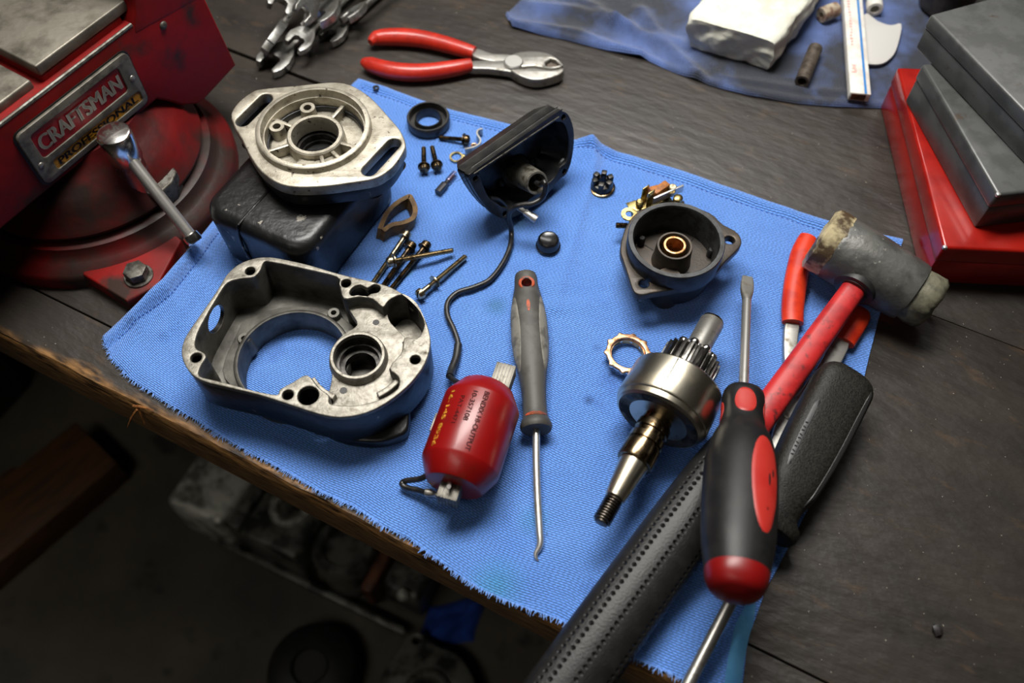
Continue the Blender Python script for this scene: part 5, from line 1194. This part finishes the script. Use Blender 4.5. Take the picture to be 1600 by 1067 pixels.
# ------------------------------------------------------------------ red ignition coil
K6 = (600, 560, .3188)
ZK = 27.5
ca = at(*cr([(478, 235)], *K6)[0], ZK); cb_ = at(*cr([(375, 530)], *K6)[0], ZK); LC = (cb_-ca).length
coil = thing('ignition_coil', 'red resin ignition coil with printed lettering', 'coil', mat=axis_mat(ca, cb_))
wv = at(*cr([(665, 290)], *K6)[0], ZK)-at(*cr([(290, 180)], *K6)[0], ZK); rc = 25.0
CL = [(-14, .1), (-14, rc*.55), (-13.5, rc*.66), (-12.5, rc*.71), (-1.5, rc*.985), (0, rc), (LC, rc), (LC+1.5, rc*.985), (LC+12, rc*.76), (LC+13.5, rc*.70), (LC+14, rc*.6), (LC+14, .1)]
g = G(); g.lathe(CL, 72); g.build('coil_body', MT['coil'], coil, smooth=30)
def coil_text(s, size, s0, s1, a0, mk, name, bold=.08):
    v, f = text_verts(s, size); mnx = min(p.x for p in v); mxx = max(p.x for p in v); g = G()
    for dx, dy in ((0, 0), (bold, 0), (-bold, 0), (0, bold)):
        pts = []
        for p in v:
            x = s0+(p.x-mnx)/(mxx-mnx)*(s1-s0)+dx; a = a0+(p.y+dy)/rc; pts.append((x, (rc+.16)*sin(a), (rc+.16)*cos(a)))
        g.add(pts, f)
    o = g.build(name, MT[mk], coil); return o
coil_text('BENDIX HI-OUTPUT', 4.4, 1.5, LC-1, radians(8), 'coil_text', 'dark_lettering', .14)
coil_text('10-357108', 4.2, 3, LC*.55, radians(-8), 'coil_text', 'dark_lettering', .14)
coil_text('PAT-4471', 4.2, 7.5, LC*.62, radians(-24), 'coil_text', 'dark_lettering', .04)
coil_text('16-145 8936', 4.8, 3.5, LC-1, radians(-46), 'coil_gold', 'gold_lettering', .2)
# tape patch and side bracket
LL_ = Loft([(0, rc, rc), (LC, rc, rc)])
g = G(); g.box((LC*.45, -rc-.4, -2), (13, 2, 7), .4); g.build('side_clip', MT['laminate'], coil)
# laminated core
for (x0, x1, nm) in ((-30, -12, 0), (LC+12, LC+24, 1)):
    y0 = 8 if nm == 0 else -7
    g = G(); g.box(((x0+x1)/2, y0 if nm == 0 else -1, -1 if nm else 3), (x1-x0, 13, 12), .5); cobj = g.build('core_bar', MT['laminate'], coil)
    for k in range(6):
        gg = G(); yy = (y0 if nm == 0 else -1)-5.2+k*2.1
        gg.box(((x0+x1)/2, yy, (-1 if nm else 3)), (x1-x0+.5, .35, 12.4)); gg.build('lamination', MT['dark_steel'], cobj)
g = G(); g.tube([(LC+11, -2, 6), (LC+17, -1, 8.5), (LC+19, -.5, 12)], 1.4, 8, 4); g.build('solder_pin', MT['steel'], coil)
CI = axis_mat(ca, cb_).inverted()
lp = [CI @ at(*cr([q], *K6)[0], z) for q, z in (((215, 570), 20), ((175, 590), 16), ((105, 600), 9), ((88, 615), 8), ((110, 632), 8), ((165, 645), 10), ((215, 658), 13))]
g = G(); g.tube(lp, 1.9, 10, 5); g.build('primary_lead', MT['wire'], coil)
a, b = lp[-1], CI @ at(*cr([(300, 672)], *K6)[0], 17)
g = G(); d_ = (b-a); g.tube([a-d_*.1, a+d_*.15, a+d_*.2, a+d_*.5, a+d_*.55, b], [2.6, 2.6, 2.2, 2.2, 2.6, 1.4], 12); g.build('crimp_ferrule', MT['steel_dull'], coil)
g = G(); q = CI @ at(*cr([(318, 640)], *K6)[0], 22); g.box((q.x, q.y, q.z), (7, 9, 2), .4); g.build('terminal_plate', MT['steel_dull'], coil)

# ------------------------------------------------------------------ pick
ZP = 12.5
pa = at(821, 427, ZP); pb2 = at(838, 672, ZP); LP = (pb2-pa).length
pick = thing('hook_pick', 'hooked pick with worn grey rubber handle beside the coil', 'pick', mat=axis_mat(pa, pb2))
PL = Loft([(0, 3.5, 3.5), (1.2, 7, 6.4), (4, 8.1, 7.4), (14, 8.9, 7.6), (24, 10.8, 8.6), (40, 12.5, 9.8), (58, 12.7, 10), (74, 11.4, 9.4), (88, 9.3, 8.6), (LP-22, 8.0, 7.8), (LP-10, 8.2, 8), (LP-6, 9.6, 9.6), (LP-3, 10.6, 10.4), (LP-1, 10.6, 10.4), (LP, 9.8, 9.6)])
g = G(); g.loft(PL, 70, 40); hd = g.build('handle', MT['pick_grip'], pick)
cg = G(); cg.lathe([(-30, 4.0), (30, 4.0)], 28, 'Z', (13.5, 0, 0)); cut(hd, cg)
g = G(); g.lathe([(6.9, 4.1), (7.4, 5.4), (6.6, 5.9), (6.0, 4.1)], 28, 'Z', (13.5, 0, .2), closed=True)
g.lathe([(-6, 4.05), (-6, 3.85), (7, 3.85), (7, 4.05)], 28, 'Z', (13.5, 0, 0), closed=True); g.build('hang_hole_ring', MT['pick_orange'], pick)
for sgn in (-1, 1):
    g = G(); g.patch(PL, 54, sgn*radians(64), 34, radians(36), .28, taper=.0); g.build('grip_panel', MT['pick_panel'], pick)
g = G(); g.patch(PL, 34, radians(0), 6, radians(7), .1); g.build('worn_orange_spot', MT['pick_orange'], pick)
g = G(); g.patch(PL, LP-8.5, 0, 1.6, radians(60), .3); g.build('worn_orange_spot', MT['pick_orange'], pick)
PI_ = axis_mat(pa, pb2).inverted()
bl = [PI_ @ at(x, y, z) for x, y, z in ((838, 668, 12), (838, 720, 10), (840, 780, 7.5), (843, 830, 6.2), (844, 848, 5.6), (841, 858, 5.0), (837, 865, 4.6), (838, 872, 4.2), (841, 876, 3.6))]
g = G(); g.tube(bl, [2.5, 2.5, 2.5, 2.4, 2.2, 1.9, 1.5, 1.0, .5], 14, 5); g.build('hooked_blade', MT['steel'], pick)

# ------------------------------------------------------------------ rotor
K8 = (900, 470, .356)
ZO = 34
def ax8(x, y): return at(*cr([(x, y)], *K8)[0], ZO)+Vector((-2.5, .5, 0))
ra_ = ax8(128, 978); rb_ = ax8(622, 82); RL = (rb_-ra_).length; rd = (rb_-ra_).normalized()
def S8(x, y): return (ax8(x, y)-ra_).dot(rd)
rotor = thing('magneto_rotor', 'steel magneto rotor with geared drum and threaded shaft', 'rotor', mat=axis_mat(ra_, rb_))
s1 = S8(188, 868); s2 = S8(262, 712); s3 = S8(300, 640); s4 = S8(340, 570); s5 = S8(392, 540); s6 = S8(466, 364); s7 = S8(490, 345); s8 = S8(560, 215); s9 = RL
pr = [(-.6, 3.2), (0, 4.4)]; x = .3
while x < s1-1.6: pr += [(x+.45, 4.2), (x+.6, 4.2), (x+1.25, 5.7), (x+1.45, 5.7)]; x += 1.8
pr += [(s1, 4.6)]
g = G(); g.lathe(pr, 28); g.build('threaded_end', MT['thread_steel'], rotor)
g = G(); g.lathe([(s1-.5, 5.8), (s1, 6.3), (s2-1, 9.3), (s2, 9.3)], 36); g.build('taper', MT['nickel'], rotor)
g = G(); g.lathe([(s2, 9.6), (s2+.4, 11.2), (s2+1.5, 11.6), (s3, 11.6), (s3+.6, 10.2), (s3+2, 10.2), (s3+2.4, 11.4), (s4-6, 11.4), (s4-5.4, 9.6), (s4-2, 9.6), (s4-1.5, 10.8), (s4+4, 10.8), (s4+5, 9.5), (s5+4, 9.5)], 40); g.build('bearing_collar', MT['oily'], rotor)
rD = 31.0
g = G(); g.lathe([(s5+3, 8), (s5+2.2, 9), (s5+1.4, rD*.62), (s5+.3, rD*.64), (s5+.1, rD*.86), (s5+.9, rD*.9)], 72); g.build('drum_face', MT['oily_dark'], rotor, smooth=28)
g = G(); g.lathe([(s5+.7, rD*.8), (s5+.3, rD*.87), (s5+1.4, rD*.93), (s5+4.5, rD*.95), (s5+5, rD*.985), (s5+6, rD), (s6-1.5, rD*.985), (s6-.3, rD*.96), (s6, rD*.93), (s6-.4, rD*.78), (s6-.6, 16)], 80); dr2 = g.build('drum', MT['nickel'], rotor, smooth=28)
cg = G(); Lm = (s5+s6)/2
g = G(); g.box((Lm+2, 4.5, rD-.12), ((s6-s5)*.78, .5, .6)); g.build('drum_split_line', MT['dark_steel'], dr2)
for (a, rr) in ((-60, .75), (60, .76), (140, .76)):
    a = radians(a); g = G(); g.T = Matrix.Translation(Vector((s5+.3, rD*rr*sin(a), rD*rr*cos(a)))); g.lathe([(-.2, 2.6), (1, 2.6)], 16); g.build('face_hole', MT['plate_black'], dr2)
g = G(); g.lathe([(s6-1, 21), (s6+2, 21.4), (s6+6, 17)], 48); g.build('oil_ring', MT['plate_black'], rotor)
# gear
rg = 19.4; nt = 26; gp = []; sb_ = S8(538, 256)
for k in range(nt):
    a = 2*pi*k/nt
    for da, rr in ((-.085, rg-2.6), (-.06, rg-2.2), (-.035, rg), (.035, rg), (.06, rg-2.2), (.085, rg-2.6)): gp.append(Vector((rr*cos(a+da), rr*sin(a+da), 0)))
g = G(); g.T = Matrix(((0, 0, 1, 0), (1, 0, 0, 0), (0, 1, 0, 0), (0, 0, 0, 1))); g.plate(gp, [], s6+5, sb_, .4, 1); g.build('pinion', MT['gear'], rotor, smooth=25)
g = G(); g.lathe([(sb_-1, 14), (sb_+.6, 14.4), (sb_+1, 12.6), (sb_+1, 8)], 40); rc_ = g.build('bearing_race', MT['dark_steel'], rotor)
for k in range(9):
    a = 2*pi*k/9+.2; g = G(); g.sphere((sb_+3.2, 12.2*sin(a), 12.2*cos(a)), 3.5, 10); g.build('bearing_ball', MT['chrome'], rotor)
g = G(); g.lathe([(sb_, 8.2), (s9-3.5, 8.2), (s9-2.6, 7.6), (s9-1.2, 7.2), (s9, 5.2)], 40); g.build('drive_shaft', MT['steel_dull'], rotor)
g = G(); g.lathe([(s9-2.5, 7.75), (s9-1.2, 7.35), (s9+.1, 5.4)], 40); g.build('shaft_tip', MT['oily'], rotor)

# ------------------------------------------------------------------ ball cage
p = at(980, 556, 6); ro = (at(1019, 556, 6)-at(942, 556, 6)).length/2
ym = Matrix.Translation(Vector((p.x, p.y, 6.2))) @ Matrix.Rotation(radians(5), 4, 'Y')
cage = thing('ball_cage', 'open bronze ball bearing cage lying beside the rotor', 'bearing', mat=ym)
N_ = 120; oo = []; ii = []
for k in range(N_):
    a = 2*pi*k/N_; w = max(0, cos(10*a))**1.5; oo.append(Vector(((ro-1.6+1.6*w)*cos(a), (ro-1.6+1.6*w)*sin(a), 0))); ii.append(Vector(((ro-5.2)*cos(a), (ro-5.2)*sin(a), 0)))
g = G(); g.plate(oo, [ii], 1.8, 4.2, .7); g.build('cage_ring', MT['copper'], cage)
g = G(); g.lathe([(-1.8, ro-5.9), (-1.8, ro-4.8), (2.2, ro-4.6), (2.2, ro-5.7)], 60, 'Z', closed=True); g.build('inner_band', MT['brass'], cage)
for k in range(10):
    a = 2*pi*k/10; g = G(); g.sphere(((ro-3.6)*cos(a), (ro-3.6)*sin(a), .2), 2.5, 8); g.build('bearing_ball', MT['chrome'], cage)

# ------------------------------------------------------------------ dead-blow hammer
h0 = at(1277, 369, 37); h1 = at(1464, 481, 26.5); LH = (h1-h0).length; hd_ = (h1-h0).normalized()
hj = h0+(h1-h0)*.445
gend = at(800, 1190, 13.6)                                    # grip end, off the bench front
hammer = thing('soft_face_hammer', 'grey soft-faced hammer with red shaft and perforated black leather grip', 'hammer', mat=axis_mat(h0, h1))
HI = axis_mat(h0, h1).inverted(); RH = 23.5
g = G(); x0 = 15; x1 = LH-19
g.lathe([(x0, RH*.8), (x0, RH*.97), (x0+2, RH), (LH*.45, RH*1.0), (x1-3, RH*.93), (x1, RH*.9), (x1, RH*.6)], 56)
for v in g.v:
    k = 1+.012*mnoise.noise(v*.09); v.y *= k; v.z *= k
g.build('head', MT['ham_head'], hammer)
def rough_face(xs_, r0, r1, mk, flip):
    g = G(); n = 10; prof = []
    g.lathe([(xs_, r0*.6), (xs_, r0), (xs_+(13 if not flip else 15)*.5*(-1 if not flip else 1), (r0+r1)/2*1.02), (xs_+(13 if not flip else 15)*.9*(-1 if not flip else 1), r1), (xs_+(14 if not flip else 17)*(-1 if not flip else 1), r1*.86), (xs_+(14.6 if not flip else 17.6)*(-1 if not flip else 1), r1*.5), (xs_+(14.6 if not flip else 17.6)*(-1 if not flip else 1), .1)], 44)
    for v in g.v:
        f_ = mnoise.noise(v*.14)*1.6+mnoise.noise(v*.4)*.7; rr = sqrt(v.y*v.y+v.z*v.z)
        if rr > .5: v.y += v.y/rr*f_; v.z += v.z/rr*f_
        v.x += mnoise.noise(v*.2+Vector((5, 5, 5)))*1.3
    return g.build('hammer_face', MT[mk], hammer, smooth=50)
rough_face(x0+.6, RH*.98, RH*1.0, 'ham_face', False).__setitem__('label', 'yellowed worn nylon face')
rough_face(x1-.6, RH*.82, RH*.80, 'ham_face2', True).__setitem__('label', 'grey-green nylon face with chipped rim')
hdirw = (gend-hj).normalized(); HM = axis_mat(hj, gend); LHn = (gend-hj).length
TR = HI @ HM                                               # handle frame inside the hammer's frame
def sh_(px, py, z=24): return (at(px, py, z)-hj).dot(hdirw)
k0 = RH-3; k1 = sh_(1330, 462); kg = sh_(1150, 700)
g = G(); g.T = TR; g.loft(Loft([(k0-4, 15, 13), (k0+4, 14.2, 12.6), (k1-2, 12.5, 11.4), (k1+2, 10.6, 10)]), 16, 36); g.build('handle_collar', MT['rubber'], hammer)
g = G(); g.T = TR; SL = Loft([(k1-4, 8.4, 7.2, 2.6), (k1+40, 8.8, 7.0, 2.6), (kg-30, 9.4, 6.8, 2.4), (kg+8, 10, 7)]); g.loft(SL, 30, 32); g.build('red_shaft', MT['ham_red'], hammer)
GL = Loft([(kg-16, 13, 10), (kg-12, 15.5, 11), (kg+20, 19, 12), (kg+70, 20.5, 12.4), (kg+140, 20.5, 12.4), (LHn-10, 19, 12), (LHn-2, 15, 12), (LHn, 9, 8)])
g = G(); g.T = TR; g.loft(GL, 60, 48); g.build('leather_grip', MT['leather_grip'], hammer)

# ------------------------------------------------------------------ red-gripped pliers under the hammer
pv = at(1232, 640, 6); t = thing('slip_joint_pliers', 'orange-red gripped pliers lying under the hammer shaft', 'pliers', loc=(pv.x, pv.y, 0))
g = G(); g.tube([at(x, y, 7.5) for x, y in ((1262, 372), (1252, 398), (1243, 440), (1238, 480), (1238, 506))], [6.5, 8.2, 8.4, 8.0, 7.6], 18, 5)
for v in g.v: v.z = 8.6+(v.z-7.5)*.62
g.build('handle_grip', MT['grip_orange'], t, world=True)
g = G(); g.tube([at(x, y, 7.5) for x, y in ((1345, 486), (1342, 491), (1337, 502), (1330, 515), (1318, 536))], [6.5, 8.2, 8.4, 8.0, 7.4], 18, 5)
for v in g.v: v.z = 8.6+(v.z-7.5)*.62
g.build('handle_grip', MT['grip_orange'], t, world=True)
def arm(pts, z0, z1):
    g = G(); g.plate(smoothloop([at(x, y, z1) for x, y in pts], 3), [], z0, z1, .8); return g.build('steel_arm', MT['steel_dull'], t, world=True)
arm([(1228, 500), (1249, 500), (1246, 545), (1252, 585), (1258, 620), (1236, 640), (1232, 600), (1225, 555)], 3.2, 8.5)
arm([(1304, 524), (1328, 534), (1312, 572), (1290, 612), (1262, 660), (1240, 660), (1232, 640), (1258, 600), (1285, 560)], 5.4, 10.5)
g = G(); q = at(1238, 640, 10); g.lathe([(3, 8.5), (10.8, 8.5), (11.6, 7.5)], 28, 'Z', (q.x, q.y, 0)); g.build('pivot', MT['steel_dull'], t, world=True)
g = G(); g.plate(smoothloop([at(x, y, 9) for x, y in ((1222, 640), (1250, 650), (1236, 690), (1222, 730), (1206, 735), (1204, 690))], 3), [], 3.2, 10, .8); g.build('jaw', MT['steel_dull'], t, world=True)

# ------------------------------------------------------------------ big black-handled screwdriver
d0 = at(1327, 583, 26); d1 = at(1072, 1075, 14); LB = (d1-d0).length
drv = thing('large_screwdriver', 'large screwdriver with bulky grainy black handle and round steel shaft', 'screwdriver', mat=axis_mat(d0, d1, -.2))
DI = axis_mat(d0, d1).inverted()
hl = 128
BL = Loft([(0, 7, 5, 3), (1.5, 13, 9, 3), (6, 17.5, 12.2, 3.2), (14, 19.4, 13.4, 3.4), (60, 19, 13.4, 3.4), (hl-34, 16, 13, 3.2), (hl-22, 13, 12.2, 2.6), (hl-14, 12.6, 12.2, 2.4), (hl-8, 17.5, 13, 2.6), (hl-2, 17, 13, 2.6), (hl, 10, 10, 2.4)])
g = G(); g.loft(BL, 80, 48); g.build('handle', MT['grip_black'], drv)
g = G(); g.patch(BL, 56, radians(41), 52, radians(10), .3, p=3); g.build('smooth_facet_highlight', MT['grip_smooth'], drv)  # smooth ridge facet, its highlight put into a lighter colour
g = G(); g.patch(BL, 62, radians(-28), 28, radians(7), .25, p=6); st_ = g.build('moulded_strip', MT['rubber'], drv)
g = G()
for k in range(9):
    s_ = 56+k*3.0; a = BL.pt(s_, radians(-31.5), .5); b = BL.pt(s_+(.6 if k % 2 else -.3), radians(-24.5), .5); g.tube([a, b], .42, 5)
g.build('embossed_mark', MT['grip_smooth'], drv, kind='stuff')
g = G(); g.lathe([(hl-2, 6.2), (hl+6, 5.2), (hl+8, 3.6), (LB+60, 3.6)], 24); g.build('shaft', MT['steel_dull'], drv)

# ------------------------------------------------------------------ red and black flat screwdriver lying on top
f0 = at(1168, 432, 25); f1 = at(1150, 930, 78); LF = (f1-f0).length; fd = (f1-f0).normalized()
fs_ = thing('flat_screwdriver', 'red and black handled flat-blade screwdriver resting on the hammer grip', 'screwdriver', mat=axis_mat(f0, f1))
def sf(px, py):
    # parameter on the axis seen at this pixel row
    lo, hi = 0, LF*1.1
    for _ in range(40):
        m_ = (lo+hi)/2; p = f0+fd*m_; d = p-CAM; y = 533.5-FOC*d.dot(UP)/d.dot(FW)
        if y < py: lo = m_
        else: hi = m_
    return lo
q0_, q1_, q2_, q3_, q4_, q5_, q6_, q7_, q8_ = [sf(1160, y) for y in (613, 622, 662, 692, 726, 775, 845, 885, 934)]
SD = Loft([(q0_, 7, 7, 2.4), (q0_+1.5, 11.2, 11, 2.4), (q1_+2, 12.8, 12.4, 2.4), (q2_-6, 12.6, 12.2, 2.3), (q2_+4, 13.6, 13, 2.2), (q3_, 17.6, 16.5, 2.2), (q4_, 20.4, 18.6, 2.2), (q5_, 20.8, 19, 2.2), (q6_, 19.6, 18, 2.2), (q7_, 17.4, 16.4, 2.2), (q7_+4, 16.8, 16, 2.2)])
g = G(); g.loft(SD, 70, 48); g.build('handle', MT['drv_black'], fs_)
EC = Loft([(q7_-1, 16.9, 16, 2.2), (q7_+6, 16.6, 15.8, 2.2), (q8_-6, 14.8, 14, 2.2), (q8_-2, 11, 10.4, 2.2), (q8_, 5, 4.6, 2.2)])
g = G(); g.loft(EC, 24, 40); o = g.build('end_cap', MT['drv_end'], fs_); o['label'] = 'red rounded end cap'
g = G(); g.patch(SD, (q1_+q2_)/2+1, radians(-4), (q2_-q1_)*.5, radians(30), .3, taper=.15); g.build('red_inlay', MT['drv_red'], fs_)
g = G(); g.patch(SD, (q1_+q2_)/2+4, radians(-95), (q2_-q1_)*.4, radians(24), .3, taper=.15); g.build('red_inlay', MT['drv_red'], fs_)
g = G(); g.patch(SD, (q1_+q2_)/2+2, radians(78), (q2_-q1_)*.4, radians(24), .3, taper=.15); g.build('red_inlay', MT['drv_red'], fs_)
g = G(); g.patch(SD, (q3_+q6_)/2+3, radians(30), (q6_-q3_)*.52+1, radians(28), .3, taper=-.12, p=2.2); ri = g.build('red_inlay', MT['drv_red'], fs_)
for (s_, a_, l_) in ((.52, 34, 5), (.44, 42, 3)):
    s0_ = q3_+(q6_-q3_)*s_; g = G(); g.patch(SD, s0_, radians(a_), l_, radians(2.2), .42); g.build('scuff', MT['plate_black'], ri)
g = G(); g.lathe([(26, 3.1), (q0_+3, 3.1)], 24); g.build('shaft', MT['steel'], fs_)
g = G(); g.loft(Loft([(0, 3.6, .45, 6), (2, 3.9, .6, 6), (10, 4.6, 1.2, 5), (16, 4.4, 1.9, 4), (26.5, 3.1, 3.1, 2)]), 24, 28); g.build('flat_blade', MT['steel_dull'], fs_)

# ------------------------------------------------------------------ floor below the bench
def fat(px, py, h=0): return at(px, py, FLZ+h)
a = fat(-70, 870, 60); b = fat(150, 690, 60)
t = thing('wooden_board', 'dark brown wooden board lying on the floor at lower left', 'board', mat=axis_mat(Vector((a.x, a.y, FLZ)), Vector((b.x, b.y, FLZ))))
g = G(); g.box(((b-a).length/2, 0, 30), ((b-a).length, 110, 60), 3); g.build('board_body', MT['floor_plank'], t)
g = G(); g.box(((b-a).length*.3, 60, 20), ((b-a).length*.5, 40, 36), 3); g.build('cleat', MT['floor_plank'], t)
# old motor lying below the edge
a = fat(328, 758, 60); b = fat(573, 874, 60); a.z = b.z = FLZ
LM = (b-a).length; MM = axis_mat(a, b)
mo = thing('old_motor', 'greasy grey motor casting lying on the floor under the bench edge', 'motor', mat=MM)
g = G(); g.box((30, 0, 62), (95, 120, 110), 12, 4); g.build('pale_cover', MT['eng_pale'], mo)
g = G(); g.box((84, 0, 55), (26, 100, 100), 5, 3); g.build('gasket_block', MT['eng_dark'], mo)
g = G(); g.box((150, 0, 56), (96, 112, 108), 10, 3); g.build('crankcase', MT['eng_dark'], mo)
g = G(); g.torus((150, 10, 112), 24, 7, 32); g.build('top_ring', MT['eng_pale'], mo)
g = G(); g.lathe([(5, 46), (95, 46), (104, 40), (104, 30), (96, 26), (96, .1)], 40, 'Z', (245, -6, 0), caps=False); g.build('cylinder', MT['eng_dark'], mo)
g = G(); g.box((300, -6, 55), (18, 80, 70), 5); g.build('rusty_bracket', MT['rust'], mo)
g = G(); g.box((345, 4, 52), (60, 70, 84), 10, 3); g.build('end_block', MT['eng_dark'], mo)
g = G(); g.sphere((352, -30, 98), 9, 8); g.build('bolt_head', MT['eng_pale'], mo)
g = G(); g.box((200, -62, 30), (330, 10, 16), 3); g.build('base_rail', MT['eng_dark'], mo)
p = fat(488, 1045, 40); t = thing('flywheel_cover', 'black round flywheel cover standing on the dark floor', 'cover', loc=(p.x, p.y, FLZ))
g = G(); g.lathe([(2, 62), (30, 64), (50, 58), (58, 44), (60, 26), (55, 22), (55, .1)], 48, 'Z', caps=False); g.build('dome', MT['eng_black'], t)
g = G(); g.torus((0, 0, 55), 42, 3, 40); g.build('rim_ring', MT['eng_black'], t)
p = fat(668, 1088, 40); t = thing('pump_casting', 'dark grey casting with a round hole on the floor', 'casting', loc=(p.x, p.y, FLZ))
oc = smoothloop([Vector((x, y, 0)) for x, y in ((-62, -42), (-66, 14), (-44, 58), (-26, 82), (-10, 82), (8, 66), (44, 48), (66, 8), (60, -50), (22, -80), (-30, -80))], 4)
g = G(); g.plate(oc, [circ((0, 0), 20, 32), circ((-19, 71), 4.5, 16), circ((50, -36), 4.5, 16)], 4, 50, 4); g.build('casting_body', MT['eng_dark'], t)
g = G(); g.lathe([(50, 20), (50, 34), (58, 32), (60, 29), (60, 23), (56, 20)], 40, 'Z', closed=True); g.build('hub_ring', MT['eng_dark'], t)
p = fat(704, 972, 10); t = thing('floor_rag', 'dark blue rag crumpled on the floor beneath the bench', 'rag', loc=(p.x, p.y, FLZ))
g = G(); n = 26; vs = []; fs = []
for j in range(n+1):
    for i in range(n+1):
        x = (i/n-.5)*84; y = (j/n-.5)*66; z = 22+20*mnoise.noise(Vector((x*.025, y*.03, 2)))+8*mnoise.noise(Vector((x*.07, y*.07, 5)))
        e = max(abs(i/n-.5), abs(j/n-.5))*2; z *= (1-e**4); vs.append((x+8*sin(y*.05), y+8*sin(x*.04), max(z, 1.5)))
for j in range(n):
    for i in range(n): k = j*(n+1)+i; fs.append((k, k+1, k+n+2, k+n+1))
m_ = len(vs); vs += [(x, y, .4) for x, y, z in vs]; bdl = [i for i in range(n+1)]+[j*(n+1)+n for j in range(1, n+1)]+[n*(n+1)+i for i in range(n-1, -1, -1)]+[j*(n+1) for j in range(n-1, 0, -1)]
fs += [(bdl[i], bdl[(i+1) % len(bdl)], m_+bdl[(i+1) % len(bdl)], m_+bdl[i]) for i in range(len(bdl))]
g.add([Vector(v) for v in vs], fs); g.build('rag_cloth', MT['rag'], t, smooth=80)
